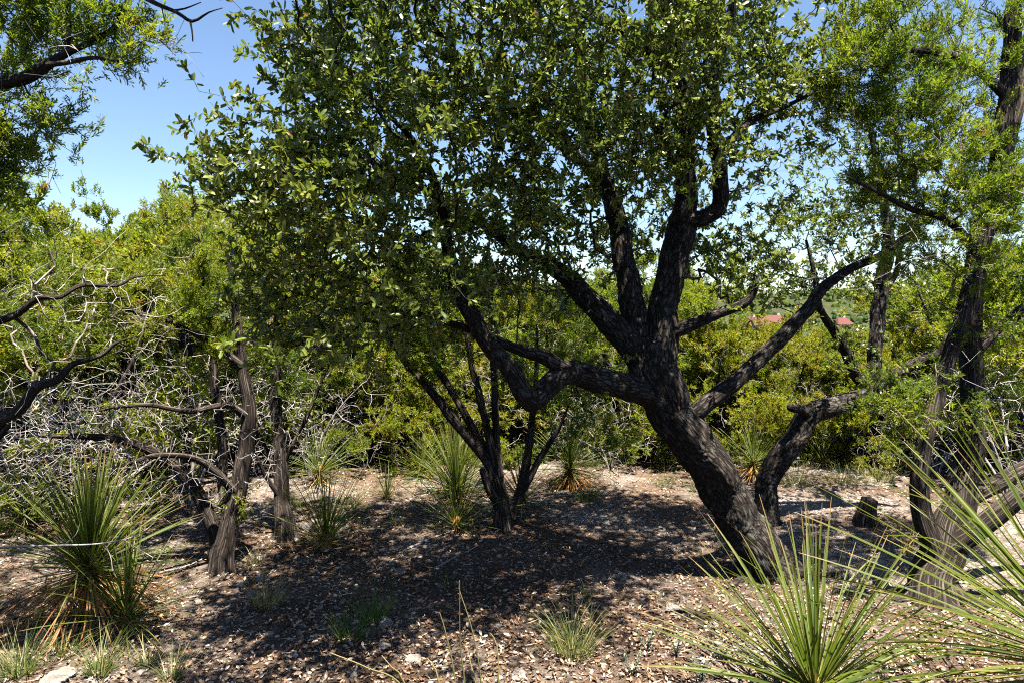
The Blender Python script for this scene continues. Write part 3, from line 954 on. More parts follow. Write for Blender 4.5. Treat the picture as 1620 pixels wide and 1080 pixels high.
# left: twin trunked juniper with skirts of grey dead twigs
jl = thing('juniper_tree', 'twin trunked juniper with a wide skirt of pale dead twigs beside the big sotol', 'tree')
juniper(jl, [
    P4((352, 900, 4.28, .085), (355, 878, 4.32, .066), (362, 840, 4.35, .06), (374, 785, 4.38, .054), (385, 740, 4.4, .05), (393, 680, 4.42, .046), (391, 620, 4.42, .04), (382, 570, 4.42, .034), (372, 480, 4.4, .022), (360, 400, 4.4, .008)),
    P4((344, 885, 4.4, .055), (342, 850, 4.42, .048), (330, 810, 4.42, .044), (305, 770, 4.4, .038), (270, 730, 4.35, .032), (210, 700, 4.25, .026), (140, 690, 4.1, .018), (60, 690, 3.95, .008)),
    P4((366, 830, 4.36, .04), (352, 760, 4.45, .035), (352, 690, 4.5, .03), (340, 610, 4.5, .026), (335, 540, 4.5, .018), (320, 440, 4.5, .008)),
    P4((392, 660, 4.42, .03), (360, 640, 4.3, .022), (300, 650, 4.15, .016), (230, 640, 4.0, .011), (150, 650, 3.9, .006)),
    P4((384, 580, 4.42, .03), (330, 540, 4.3, .022), (270, 510, 4.2, .016), (200, 490, 4.1, .008)),
    P4((375, 780, 4.38, .03), (320, 730, 4.2, .022), (250, 720, 4.0, .015), (180, 740, 3.85, .008)),
], [blob(300, 410, 4.7, .42, .4, .24, 20), blob(250, 470, 4.4, .45, .4, .24, 20), blob(350, 500, 4.3, .32, .3, .2, 12), blob(180, 500, 4.3, .36, .35, .22, 14), blob(300, 350, 4.9, .26, .3, .16, 10), blob(330, 575, 4.6, .3, .3, .12, 7), blob(360, 800, 4.4, .05, .06, .05, 2), blob(400, 460, 4.8, .3, .3, .25, 10)],
    np.random.default_rng(33), per=7, sprays=10, dead=[blob(230, 650, 4.3, .6, .4, .26, 130), blob(110, 690, 4.2, .5, .35, .24, 120), blob(330, 700, 4.3, .35, .35, .36, 40), blob(60, 740, 4.4, .5, .4, .16, 40), blob(280, 500, 4.2, .5, .3, .25, 14), blob(150, 760, 3.9, .45, .3, .12, 14)], deadper=8, tone0=.55)

# slim straight juniper beyond it
js = thing('juniper_tree', 'slim straight dark trunked juniper standing beyond the twin trunked one', 'tree')
juniper(js, [
    P4((451, 850, 4.85, .085), (450, 826, 4.9, .062), (447, 790, 4.95, .052), (444, 740, 4.97, .048), (440, 680, 5.0, .044), (436, 610, 5.0, .04), (438, 540, 5.0, .034), (444, 470, 5.0, .026), (446, 390, 5.0, .012)),
    P4((446, 760, 4.97, .025), (410, 690, 5.0, .02), (385, 620, 5.0, .014), (370, 550, 5.0, .007)),
    P4((444, 740, 4.97, .022), (480, 670, 5.0, .016), (510, 600, 5.0, .01), (530, 560, 5.0, .006)),
    P4((448, 790, 4.95, .022), (425, 760, 4.9, .016), (405, 720, 4.85, .01)),
], [blob(470, 520, 5.1, .42, .4, .26, 16), blob(430, 440, 5.1, .4, .4, .26, 14), blob(520, 590, 5.2, .3, .3, .2, 8), blob(420, 580, 5.2, .3, .3, .2, 8)],
    np.random.default_rng(34), per=6, sprays=9, dead=[blob(450, 660, 5.0, .5, .4, .4, 60), blob(500, 690, 5.2, .45, .3, .34, 40)], deadper=7, tone0=.42)

# out of frame to the left: its limbs reach in
jo = thing('juniper_tree', 'juniper reaching in with thick grey limbs and hanging dark green sprays against the sky', 'tree')
juniper(jo, [
    P4((-330, 1010, 3.3, .16), (-320, 900, 3.3, .13), (-300, 760, 3.25, .11), (-290, 560, 3.2, .10), (-270, 380, 3.1, .08), (-230, 230, 3.0, .065), (-150, 100, 2.95, .045), (-90, -20, 2.9, .03), (-40, -120, 2.9, .015)),
    P4((-225, 225, 3.0, .05), (-120, 170, 2.85, .036), (-50, 140, 2.75, .03), (0, 132, 2.7, .027), (40, 122, 2.68, .023), (76, 100, 2.66, .019), (110, 82, 2.65, .013), (160, 58, 2.64, .010), (205, 25, 2.63, .006)),
    P4((70, 103, 2.66, .011), (105, 100, 2.62, .009), (150, 92, 2.6, .007), (205, 100, 2.58, .004)),
    P4((100, 88, 2.65, .011), (107, 60, 2.66, .01), (108, 20, 2.68, .009), (105, -40, 2.7, .006)),
    P4((-295, 780, 3.25, .08), (-180, 750, 3.2, .065), (-80, 705, 3.2, .042), (0, 662, 3.2, .029), (30, 648, 3.2, .025), (58, 612, 3.22, .023), (90, 600, 3.23, .019), (115, 576, 3.25, .015), (160, 562, 3.3, .010), (185, 542, 3.32, .006), (225, 530, 3.35, .002)),
    P4((-60, 700, 3.2, .04), (-10, 690, 3.22, .03), (10, 672, 3.25, .02)),
    P4((-280, 480, 3.15, .06), (-150, 520, 3.2, .04), (-40, 515, 3.3, .022), (20, 500, 3.4, .017), (60, 472, 3.42, .015), (95, 470, 3.46, .013), (130, 452, 3.5, .011), (185, 452, 3.6, .008), (215, 438, 3.65, .005), (262, 436, 3.7, .002)),
    P4((-90, 0, 2.9, .025), (40, -70, 2.6, .017), (150, -50, 2.5, .012), (235, 0, 2.45, .009), (280, 20, 2.44, .007), (304, 34, 2.43, .006), (330, 20, 2.43, .003), (352, 13, 2.43, .0015)),
    P4((300, 31, 2.43, .004), (304, 50, 2.43, .003), (305, 66, 2.43, .002)),
    P4((272, 17, 2.44, .004), (292, 14, 2.44, .003), (318, 4, 2.44, .0015)),
    P4((255, 8, 2.44, .003), (258, 22, 2.43, .002), (260, 34, 2.43, .0015)),
], [blob(40, 175, 2.75, .16, .2, .11, 9), blob(10, 240, 2.8, .12, .2, .11, 7), blob(95, 25, 2.7, .18, .2, .11, 9), blob(175, 35, 2.62, .11, .12, .07, 4), blob(20, 30, 2.75, .18, .2, .12, 8), blob(150, 88, 2.62, .09, .1, .05, 2), blob(225, 52, 2.6, .03, .04, .04, 1), blob(5, 300, 2.85, .10, .2, .10, 5),
    blob(-120, 150, 3.0, .5, .5, .4, 20), blob(80, 440, 4.0, .40, .25, .16, 12), blob(30, 530, 4.1, .35, .25, .14, 10), blob(140, 550, 3.9, .2, .2, .1, 5), blob(40, 360, 3.4, .2, .2, .12, 5)],
    np.random.default_rng(35), per=7, sprays=9, size=(.045, .085), crad=.10, dead=[blob(60, 470, 3.5, .42, .3, .16, 22), blob(60, 620, 3.4, .36, .25, .14, 30), blob(150, 470, 3.6, .3, .2, .14, 20), blob(30, 320, 2.9, .2, .2, .12, 5), blob(150, 60, 2.65, .25, .15, .12, 8)], deadper=6, tone0=.42)


# background junipers: a few kinds, copied
def juniper_kind(seed, h, w, tone0, deadn):
    rng = np.random.default_rng(seed)
    root = thing('juniper_bush', '', 'bush')
    stems = []
    ns = 4
    for i in range(ns):
        a = i * 6.28 / ns + rng.uniform(-.5, .5)
        x, y = math.cos(a), math.sin(a)
        rr = w * rng.uniform(.25, .5)
        if i == 0:
            rr *= .3
        stems.append(np.array([[0, 0, -.12, .07], [x * .03, y * .03, .12, .05], [x * rr * .3, y * rr * .3, h * .25, .04], [x * rr * .7, y * rr * .7, h * .5, .028], [x * rr, y * rr, h * .78, .008]]))
    blobs = []
    for i in range(16):
        a = rng.uniform(0, 6.28)
        z = rng.uniform(.06, .92)
        rad = w * (.62 - .42 * abs(z - .42)) * rng.uniform(.45, 1.0) * (1 if z < .75 else .5)
        blobs.append(((math.cos(a) * rad, math.sin(a) * rad, z * h), (w * .26, w * .26, h * .10), 11))
    blobs.append(((0, 0, h * .95), (w * .08, w * .08, h * .09), 4))
    dead = [((0, 0, h * .22), (w * .62, w * .62, h * .2), int(deadn * 1.6)), ((0, 0, h * .6), (w * .52, w * .52, h * .25), deadn)]
    juniper(root, stems, blobs, rng, per=6, sprays=7, size=(.075, .125), crad=.12, dead=dead, deadper=6, far=True, tone0=tone0)
    return root


def copy_tree(o):
    c = o.copy()
    COL.objects.link(c)
    for ch in list(o.children):
        k = ch.copy()
        COL.objects.link(k)
        k.parent = c
    return c


KINDS = [juniper_kind(41, 2.3, 2.1, .62, 34), juniper_kind(42, 2.9, 2.3, .52, 28), juniper_kind(43, 1.7, 1.9, .72, 34), juniper_kind(44, 2.5, 1.6, .42, 24)]
KUSED = [False] * 4
KL = ['rounded yellow-green juniper bush in the sunlit thicket behind the clearing', 'tall bushy green juniper in the thicket behind the clearing',
      'low bright yellow-green juniper bush at the sunlit edge of the thicket', 'narrow dark green juniper in the thicket behind the clearing']
brng = np.random.default_rng(50)


LOOK = ['rounded yellow-green juniper bush', 'tall bushy green juniper', 'low bright yellow-green juniper bush', 'narrow dark green juniper']
MARKS = [(-60, 'grey limbs of the overhanging juniper'), (60, 'pale sotol among dead twigs'), (142, 'big orange skirted sotol'), (250, 'skirt of dead twigs'), (355, 'twin trunked juniper'), (450, 'slim straight juniper'), (515, 'slender upright sotol'),
         (612, 'tiny sotol seedling'), (690, 'bright sotol mound'), (800, 'fan of juniper stems'), (902, 'brown skirted sotol'), (1050, 'leaning oak trunk'), (1140, 'leaning oak base'), (1213, 'crooked oak trunk'), (1300, 'pale dry grass'), (1370, 'stump'),
         (1480, 'forked juniper'), (1600, 'sprawling juniper limb'), (1750, 'arching sotol')]


def put_juniper(u, d, k, s):
    x, y = (u - CU) / F * d, d
    o = KINDS[k] if not KUSED[k] else copy_tree(KINDS[k])
    KUSED[k] = True
    o.location = (x, y, float(gh(x, y)) - .02)
    o.rotation_euler = (0, 0, brng.uniform(0, 6.28))
    o.scale = (s * brng.uniform(.9, 1.1), s * brng.uniform(.9, 1.1), s * brng.uniform(.93, 1.07))
    mark = min(MARKS, key=lambda m: abs(m[0] - u))[1]
    o['label'] = LOOK[k] + (' close behind the ' if d < 8 else ' some way behind the ' if d < 13 else ' deep in thicket beyond the ') + mark
    o['group'] = ['rounded junipers of the thicket', 'tall junipers of the thicket', 'low junipers of the thicket', 'narrow junipers of the thicket'][k]


near_spots = [(585, 7.0, 2, .62), (1120, 7.6, 2, .8), (1210, 7.7, 2, .75), (1290, 7.5, 2, .62), (1370, 7.3, 2, .7), (1460, 7.4, 2, .85), (1540, 7.2, 2, .8), (990, 7.2, 2, .6), (740, 7.9, 2, .8), (800, 7.6, 2, .7), (470, 7.3, 2, .85), (360, 6.9, 2, .8), (250, 7.6, 2, 1.0), (60, 7.0, 2, .9), (300, 6.2, 0, 1.12), (200, 6.4, 3, .95), (90, 5.6, 1, .78), (-60, 5.6, 0, 1.1), (560, 7.6, 0, .95), (630, 8.3, 2, 1.05), (690, 9.6, 1, .95), (520, 9.0, 1, .95), (400, 7.6, 0, 1.1),
              (760, 8.8, 3, .9), (840, 8.6, 2, 1.0), (900, 7.8, 3, .8), (960, 7.6, 3, .75), (1010, 8.6, 1, .85), (1090, 8.6, 0, .66), (1170, 8.4, 0, .62), (1250, 8.6, 2, .82), (1330, 8.2, 0, .62), (1420, 9.2, 1, .55), (1500, 8.6, 0, .95),
              (1590, 7.0, 1, .9), (1680, 6.2, 0, 1.0), (1560, 10.5, 1, 1.0), (150, 8.8, 1, 1.05), (20, 8.0, 1, 1.1), (330, 9.5, 1, 1.1), (-160, 7.0, 1, 1.0), (1780, 7.5, 1, 1.0)]
for sp in near_spots:
    put_juniper(*sp)
for row, dd in enumerate((11.5, 14, 18, 24, 34)):
    for u in np.arange(-150, 1800, 150):
        k = int(brng.integers(0, 4))
        s = brng.uniform(.8, 1.1) * (.95 if dd < 20 else 1.15)
        if 1080 < u < 1500 or 700 < u < 900:
            s *= .52 if dd < 16 else .62 if dd < 22 else .8
        put_juniper(u + brng.uniform(-55, 55), dd * brng.uniform(.9, 1.12), k, s)

# leafless grey brush at the thicket edge
def brush_kind(seed, w, h):
    rng = np.random.default_rng(seed)
    root = thing('dead_brush', '', 'brush')
    skel = []
    for i in range(6):
        a = i * 1.05 + rng.uniform(-.4, .4)
        x, y = math.cos(a) * w, math.sin(a) * w
        hh = h * rng.uniform(.5, 1)
        K = np.array([[0, 0, -.08, .016], [x * .12, y * .12, hh * .3, .013], [x * .4, y * .4, hh * .7, .009], [x * .75, y * .75, hh, .004]])
        me, S = limb_mesh('stem', K, M_TWIG_DEAD, 7, .05, .1, style='j', seed=i)
        me.attributes.new('var', 'FLOAT', 'POINT').data.foreach_set('value', np.full(len(me.vertices), .3, np.float32))
        link('stem', me, root)
        skel.append(S[len(S) // 5:])
    a2, _ = clusters([((0, 0, h * .55), (w, w, h * .5), 90)], .2, 7, rng)
    a2[:, 2] = np.maximum(a2[:, 2], .03)
    g2 = wood_radii(grow(skel, a2, .2, .09, .12, rng, sag=.03), .0014, 2.4, .6)
    link('branchwork', wood_batch(g2, rng, None, (.25, 1.0)).mesh('branchwork', M_TWIG_DEAD), root, kind='stuff')
    return root


BK_ = [brush_kind(71, .8, .9), brush_kind(72, .7, 1.3)]
for i, (u, d, k, sc, lab) in enumerate([(1375, 7.0, 0, .8, 'grey leafless brush heaped behind the stump'), (965, 6.9, 0, .8, 'grey leafless brush behind the leaning oak trunk'), (690, 7.6, 1, 1.0, 'grey leafless brush rising behind the bright sotol mound'),
                                        (1600, 5.4, 1, 1.0, 'grey leafless brush beyond the sprawling juniper limb'), (490, 6.5, 1, 1.0, 'grey leafless brush behind the slim straight juniper'), (30, 5.0, 1, .9, 'grey leafless brush behind the pale sotol'),
                                        (300, 5.6, 1, 1.0, 'grey leafless brush behind the twin trunked juniper'), (850, 7.4, 1, .9, 'grey leafless brush behind the brown skirted sotol'), (1290, 7.4, 0, .8, 'grey leafless brush behind the pale dry grass'), (150, 5.3, 0, 1.0, 'grey leafless brush behind the big orange skirted sotol'),
                                        (1480, 6.6, 0, .9, 'grey leafless brush behind the forked juniper'), (590, 7.3, 0, .8, 'grey leafless brush behind the tiny sotol seedling')]):
    o = BK_[k] if i in (0, 2) else copy_tree(BK_[k])
    x = (u - CU) / F * d
    o.location = (x, d, float(gh(x, d)))
    o.rotation_euler = (0, 0, i * 1.7)
    o.scale = (sc, sc, sc)
    o['label'] = lab
    o['group'] = 'grey leafless brush at the thicket edge'

# unseen junipers added behind and beside the camera to block low sky light
for k, (a, r) in enumerate([(100, 6.0), (118, 5.2), (138, 6.2), (160, 5.6), (182, 6.4), (204, 5.6), (226, 6.0), (246, 5.0), (264, 6.0), (150, 8.5), (210, 8.8)]):
    x, y = r * math.sin(math.radians(a)), r * math.cos(math.radians(a))
    o = copy_tree(KINDS[(0, 1, 3)[k % 3]])
    o.location = (x, y, float(gh(x, y)) - .02)
    o.rotation_euler = (0, 0, k * 1.3)
    o.scale = (1.5, 1.5, 1.45)
    o['label'] = 'tall unseen juniper added round the camera to block sky light'
    o['group'] = 'unseen junipers added to block sky light'

# ------------------------------------------------------------------ sotols
def blade_mesh(droop, dry, wid=.011, twist=.5, kink=None):
    """one strap leaf 1 m long, growing along +x, width along y"""
    n = 12
    t = np.linspace(0, 1, n)
    ang = -droop * t ** 1.6
    if kink:
        ang = ang - kink * (t > .62)
    dx, dz = np.cos(ang), np.sin(ang)
    x = np.concatenate([[0], np.cumsum((dx[1:] + dx[:-1]) / 2)]) / (n - 1)
    z = np.concatenate([[0], np.cumsum((dz[1:] + dz[:-1]) / 2)]) / (n - 1)
    w = wid * np.interp(t, [0, .04, .3, .8, .95, 1], [1.8, 1.05, 1.0, .62, .3, .08])
    V, al, ed = [], [], []
    for i in range(n):
        tw = twist * t[i]
        for s, e in ((-1, 1), (-.62, 0), (0, 0), (.62, 0), (1, 1)):
            yy = s * w[i]
            fold = abs(s) * w[i] * .35
            V.append((x[i] - math.sin(ang[i]) * fold, yy * math.cos(tw), z[i] + math.cos(ang[i]) * fold + yy * math.sin(tw)))
            al.append(t[i])
            ed.append(e)
    i, j = np.meshgrid(np.arange(n - 1), np.arange(4), indexing='ij')
    q = np.stack([i * 5 + j, (i + 1) * 5 + j, (i + 1) * 5 + j + 1, i * 5 + j + 1], -1).reshape(-1, 4)
    return mesh_np('leaf', np.array(V), [q], M_SOTOL_DRY if dry else M_SOTOL, {'along': np.array(al), 'edge': np.array(ed)})


BL = [blade_mesh(d, False, w, t, k) for d, w, t, k in ((.05, .010, .3, None), (.18, .010, -.5, None), (.32, .0105, .6, None), (.5, .0105, -.4, None), (.75, .010, .5, None), (.3, .010, .4, .5))]
BD = [blade_mesh(d, True, w, t, k) for d, w, t, k in ((.35, .011, .4, None), (.7, .010, -.6, None), (.55, .010, .8, .6))]


def caudex_mesh(r, h, rng):
    return limb_mesh('caudex', np.array([[0, 0, -.05, r], [0, 0, h * .5, r * .95], [.01, 0, h, r * .7]]), M_SOTOL_DRY, 14, .03, .3, style='j', seed=int(rng.integers(99)))[0]


def sotol(label, u, v, d, hz, n, length, dead=0, emin=-10, emax=85, seed=0, wide=1.0, group=None, name='sotol', lean=(0, 0), pw=.85):
    rng = np.random.default_rng(seed)
    x, y = (u - CU) / F * d, d
    z = float(gh(x, y)) if v is None else float(gh(x, y))
    root = thing(name, label, 'plant', (x, y, z), group)
    c = caudex_mesh(.05 * min(1, length * 1.3), hz + .02, rng)
    # caudex carries plain attributes for its dry leaf-base colour
    c.attributes.new('along', 'FLOAT', 'POINT')
    c.attributes.new('edge', 'FLOAT', 'POINT')
    link('caudex', c, root)

    def place(me, nm, az, el, L, r0, zz):
        o = link(nm, me, root)
        o.location = (math.cos(az) * r0 * math.cos(el), math.sin(az) * r0 * math.cos(el), zz)
        o.rotation_euler = (rng.uniform(-.5, .5), -el, az)
        o.scale = (L, L ** .3 * wide, L)
    for i in range(n):
        f = (i + .5) / n
        az = i * 2.39996 + rng.normal() * .2
        el = math.radians(emax - (emax - emin) * f ** pw + rng.normal() * 5) + lean[0] * math.cos(az) + lean[1] * math.sin(az)
        L = length * rng.uniform(.78, 1.12) * (.86 + .14 * math.sin(f * 3.14))
        b = 5 if rng.random() < .14 else min(4, max(0, int(rng.normal(.6 + f * 2.2, .8))))
        place(BL[b], 'leaf', az, el, L, .03, hz - .05 * f)
    for i in range(dead):
        az = i * 2.39996 + rng.normal() * .4
        el = math.radians(rng.uniform(-38, -6))
        if hz < .12:
            el = math.radians(rng.uniform(-6, 6))
        place(BD[int(rng.integers(3))], 'dead_leaf', az, el, length * rng.uniform(.6, .95), .03, max(.05, hz - .06 - .06 * rng.random()))
    return root


sotol('big sotol with upright dark green leaves above a skirt of orange dead leaves', 142, 985, 3.55, .33, 260, .60, 170, 4, 89, 61, wide=.52, pw=1.35)
sotol('small sotol rosette crowded against the side of the big orange skirted sotol', 200, 1000, 3.42, .12, 110, .46, 24, -4, 88, 62, wide=.5, pw=1.1)
sotol('sotol with sharp yellow-edged leaves fanned in front of the leaning oak trunk', 1290, 1080, 2.72, .12, 165, .76, 14, -6, 86, 63, wide=.62)
sotol('large sotol with long arching pale green leaves in front of the forked juniper', 1745, 1050, 2.25, .42, 230, .98, 24, -18, 84, 64, wide=.58)
sotol('slender upright sotol with dark shaded leaves near the slim juniper', 515, 865, 4.62, .10, 110, .52, 8, 8, 88, 65, wide=.42, pw=1.15)
sotol('backlit bright yellow-green sotol mound behind the fan of juniper stems', 722, 780, 5.9, .10, 280, .60, 30, 4, 88, 66, wide=.42, pw=1.15)
sotol('dark shaded sotol with thin spread leaves beside the fan stemmed juniper trunk', 722, 838, 5.0, .07, 95, .52, 0, 2, 84, 67, wide=.42, pw=1.15)
sotol('pale grey-green sotol half hidden behind the fan stemmed juniper trunk', 826, 800, 5.55, .10, 100, .48, 4, 0, 84, 68, wide=.42, pw=1.15)
sotol('dark sotol with a heavy drooping brown skirt at the thicket edge', 902, 775, 6.2, .20, 190, .50, 130, -14, 84, 69, wide=.42, pw=1.15)
sotol('small bright green sotol in the sunlit gap', 664, 760, 6.5, .10, 110, .46, 6, 0, 84, 70, wide=.42, pw=1.15)
sotol('tiny grassy sotol seedling in pale gravel', 612, 790, 5.8, .05, 50, .34, 0, 15, 85, 71, wide=.42, pw=1.15)
sotol('sunlit sotol behind the slender upright one', 505, 770, 6.2, .14, 130, .50, 12, -5, 85, 72, wide=.42, pw=1.15)
sotol('pale sunlit sotol among dead twigs behind the big skirted sotol', 38, 850, 4.9, .14, 140, .46, 10, -5, 85, 73, wide=.42, pw=1.15)
sotol('yellowish sotol clump under the grey dead twigs', 95, 800, 6.0, .14, 150, .56, 10, -5, 85, 74, wide=.42, pw=1.15)
sotol('small yucca-like sotol with few stiff leaves by the forked juniper', 1438, 880, 4.45, .03, 14, .26, 0, 20, 80, 75, wide=.42, pw=1.15)
sotol('sotol with a brown dead skirt behind the crooked oak', 1192, 760, 6.4, .18, 100, .44, 100, -15, 80, 76, wide=.42, pw=1.15)
sotol('sunlit sotol beside the pale grass patch under the thicket', 1300, 745, 6.9, .08, 70, .45, 6, 0, 80, 77, wide=.42, pw=1.15)
sotol('yellow-green sotol at the far side of the dead twigs', 230, 800, 6.2, .12, 150, .52, 10, -5, 85, 78, wide=.42, pw=1.15)

# ------------------------------------------------------------------ grass
def grass_mesh(n, h, spread, rng, dry, name='grass_tuft', wid=.0022):
    b = Batch()
    k = 5
    t = np.linspace(0, 1, k)
    az = rng.uniform(0, 6.28, n)
    r0 = spread * .35 * np.sqrt(rng.random(n))
    L = h * rng.uniform(.5, 1.15, n)
    lean = rng.uniform(.05, .75, n)
    bend = rng.uniform(.2, 1.1, n)
    a0 = az + rng.normal(size=n) * .6
    th = lean[:, None] + bend[:, None] * t[None] ** 1.5
    ds = L[:, None] / (k - 1)
    hx = np.concatenate([np.zeros((n, 1)), np.cumsum(np.sin(th[:, 1:]) * ds, 1)], 1)
    hz = np.concatenate([np.zeros((n, 1)), np.cumsum(np.cos(th[:, 1:]) * ds, 1)], 1)
    C = np.stack([np.cos(a0)[:, None] * hx + (np.cos(az) * r0)[:, None], np.sin(a0)[:, None] * hx + (np.sin(az) * r0)[:, None], hz - .01], -1)
    side = np.stack([-np.sin(a0 + rng.normal(size=n)), np.cos(a0 + rng.normal(size=n)), np.zeros(n)], -1)
    w = (wid * (1 - .9 * t))[None, :, None] * side[:, None, :]
    V = np.stack([C - w, C + w], 2).reshape(n, -1, 3)
    i = np.arange(k - 1)
    q = np.stack([2 * i, 2 * i + 1, 2 * i + 3, 2 * i + 2], -1)
    q = (q[None] + (np.arange(n) * 2 * k)[:, None, None]).reshape(-1, 4)
    var = np.clip(rng.normal(dry, .22, n), 0, 1)
    b.add(V.reshape(-1, 3), [q], var=np.repeat(var, 2 * k))
    return b.mesh(name, M_GRASS, smooth=False)


def pix_ground(u, v):
    d = CZ * F / (v - HV)
    return (u - CU) / F * d, d


grng = np.random.default_rng(80)
tufts = [(30, 1062, 170, .24, .16, .40, 'pale green grass tuft beside the dark rock under the big sotol'), (158, 1062, 130, .22, .12, .45, 'grass tuft between the dark rock and the small sotol rosette'),
         (232, 1048, 70, .16, .10, .6, 'thin dry grass tuft at the edge of the orange sotol skirt'), (105, 1030, 80, .18, .14, .4, 'thin grass tuft under the orange sotol skirt'), (270, 1072, 80, .16, .10, .6, 'thin straw-coloured grass tuft on bare gravel'),
         (590, 975, 170, .20, .20, .28, 'green shaded grass tuft in the leaf litter'), (556, 1010, 130, .18, .18, .22, 'dark green shaded grass tuft in deep shade'), (905, 1030, 240, .26, .22, .52, 'wispy half dry grass tuft in a pool of sunlight'),
         (422, 950, 150, .18, .18, .78, 'straw-coloured dry grass tuft in the sunlit strip'), (402, 885, 80, .14, .12, .7, 'dry grass tuft beside the twin trunked juniper'), (932, 950, 30, .12, .05, .15, 'small fresh green grass sprig in leaf litter'),
         (708, 925, 30, .12, .06, .2, 'tiny green grass sprig in shade'), (1260, 770, 200, .26, .4, .70, 'pale dry grass clump by the crooked oak'), (1330, 768, 180, .22, .4, .66, 'pale dry grass clump on the sunlit gravel'),
         (560, 800, 90, .22, .14, .5, 'grass clump by the slender sotol'), (470, 800, 90, .24, .14, .45, 'grass clump behind the slim juniper'), (630, 830, 60, .14, .12, .55, 'sparse grass on the sunlit gravel strip'),
         (930, 790, 120, .16, .3, .22, 'shaded grass in front of the brown skirted sotol'), (1390, 760, 150, .22, .35, .6, 'dry grass under the thicket edge'), (1050, 770, 80, .16, .2, .45, 'sparse grass behind the leaning oak')]
for u, v, n, h, sp, dry, lab in tufts:
    x, y = pix_ground(u, v)
    o = link('grass_tuft', grass_mesh(n, h, sp, grng, dry), label=lab, category='grass', group='grass tufts around the clearing')
    o.location = (x, y, float(gh(x, y)))

# patchy thin grass nobody could count
tb = Batch()
gx, gy = [], []
for _ in range(420):
    u, d = grng.uniform(-100, 1720), grng.uniform(5.6, 13)
    gx.append((u - CU) / F * d)
    gy.append(d)
gx, gy = np.array(gx), np.array(gy)
msk = vnoise(gx * .8, gy * .8, 12) > -.05
protos = []
for x, y in zip(gx[msk], gy[msk]):
    me = grass_mesh(14, .22, .3, grng, .55)
    co = np.empty(len(me.vertices) * 3, np.float32)
    me.vertices.foreach_get('co', co)
    co = co.reshape(-1, 3) + [x, y, float(gh(x, y))]
    va = np.empty(len(me.vertices), np.float32)
    me.attributes['var'].data.foreach_get('value', va)
    m = len(co) // 2 // 5
    i = np.arange(4)
    q = np.stack([2 * i, 2 * i + 1, 2 * i + 3, 2 * i + 2], -1)
    q = (q[None] + (np.arange(m) * 10)[:, None, None]).reshape(-1, 4)
    tb.add(co, [q], var=va)
    bpy.data.meshes.remove(me)
link('thin_grass', tb.mesh('thin_grass', M_GRASS, smooth=False), kind='stuff', label='thin pale grass scattered under the thicket', category='grass')


# tall curved stalks rising at the very front
def stalk_mesh(K, name, mat=M_GRASS, var=.5):
    S = spline(K, .03)
    T = unit(np.gradient(S[:, :3], axis=0))
    k = 5
    a = np.arange(k) / k * 6.2832
    u = unit(np.cross(T, [.2, .9, .1]))
    w = np.cross(T, u)
    V = (S[:, None, :3] + S[:, 3][:, None, None] * (np.cos(a)[None, :, None] * u[:, None] + np.sin(a)[None, :, None] * w[:, None])).reshape(-1, 3)
    i, j = np.meshgrid(np.arange(len(S) - 1), np.arange(k), indexing='ij')
    q = np.stack([i * k + j, i * k + (j + 1) % k, (i + 1) * k + (j + 1) % k, (i + 1) * k + j], -1).reshape(-1, 4)
    v = np.repeat(np.clip(var + .45 * (np.linspace(0, 1, len(S)) - .4), 0, 1), k)
    return mesh_np(name, V, [q], mat, {'var': v})


st = thing('grass_clump', 'clump of tall thin curved grass stalks rising from the litter', 'grass', (0, 0, 0))
base_x, base_d = (745 - CU) / F * 2.35, 2.35
for K in ([(742, 1240, 2.35), (735, 1080, 2.34), (728, 1020, 2.33), (727, 920, 2.3)], [(765, 1240, 2.35), (762, 1090, 2.35), (748, 1000, 2.34), (726, 930, 2.33), (727, 917, 2.33)],
          [(735, 1240, 2.35), (720, 1075, 2.35), (705, 1000, 2.34), (695, 967, 2.33)], [(790, 1240, 2.36), (789, 1080, 2.37), (786, 1020, 2.38), (776, 1001, 2.38)],
          [(700, 1240, 2.35), (640, 1090, 2.32), (580, 1055, 2.28), (523, 1032, 2.25)], [(705, 1240, 2.35), (640, 1080, 2.32), (620, 1055, 2.3), (604, 1036, 2.3)],
          [(760, 1240, 2.35), (755, 1100, 2.36), (745, 1050, 2.38), (738, 1020, 2.4)], [(710, 1240, 2.35), (695, 1080, 2.36), (680, 1045, 2.37), (676, 1040, 2.37)]):
    rows = P4(*[(u, v, d, .0036 - .0008 * i) for i, (u, v, d) in enumerate(K)])
    rows[0][2] = -.02
    link('stalk', stalk_mesh(rows, 'stalk', var=.55), st)

# ------------------------------------------------------------------ litter, gravel, rocks, sticks
lr = np.random.default_rng(90)


def scatter(n, d0, d1, p=1.0, margin=250):
    d = d0 + (d1 - d0) * lr.random(n) ** p
    u = lr.uniform(-margin, 1620 + margin, n)
    x = (u - CU) / F * d
    return x, d


LT = np.array([(-.0, 0, 0), (-.22, .35, .10), (.22, .35, .12), (-.2, .7, .06), (.2, .7, .14), (0, 1, .16), (0, .5, -.04)])
LF = [[(0, 6, 1), (0, 2, 6), (1, 6, 3), (2, 4, 6), (3, 6, 5), (4, 5, 6)]]
LT2 = np.array([(0, 0, .02), (-.2, .5, .1), (.2, .5, .0), (0, 1, .12)])
LF2 = [[(0, 2, 3, 1)]]
x, y = scatter(125000, 1.9, 10.5, 1.45)
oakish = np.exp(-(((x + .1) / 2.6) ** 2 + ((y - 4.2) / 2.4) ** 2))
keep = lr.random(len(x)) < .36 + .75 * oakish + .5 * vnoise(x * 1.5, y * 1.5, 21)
x, y = x[keep], y[keep]
m = len(x)
Pn = np.stack([x, y, gh(x, y) + lr.uniform(.001, .014, m)], 1)
up = unit(np.array([0, 0, 1.0]) + rand_unit(m, lr) * .8)
b = Batch()
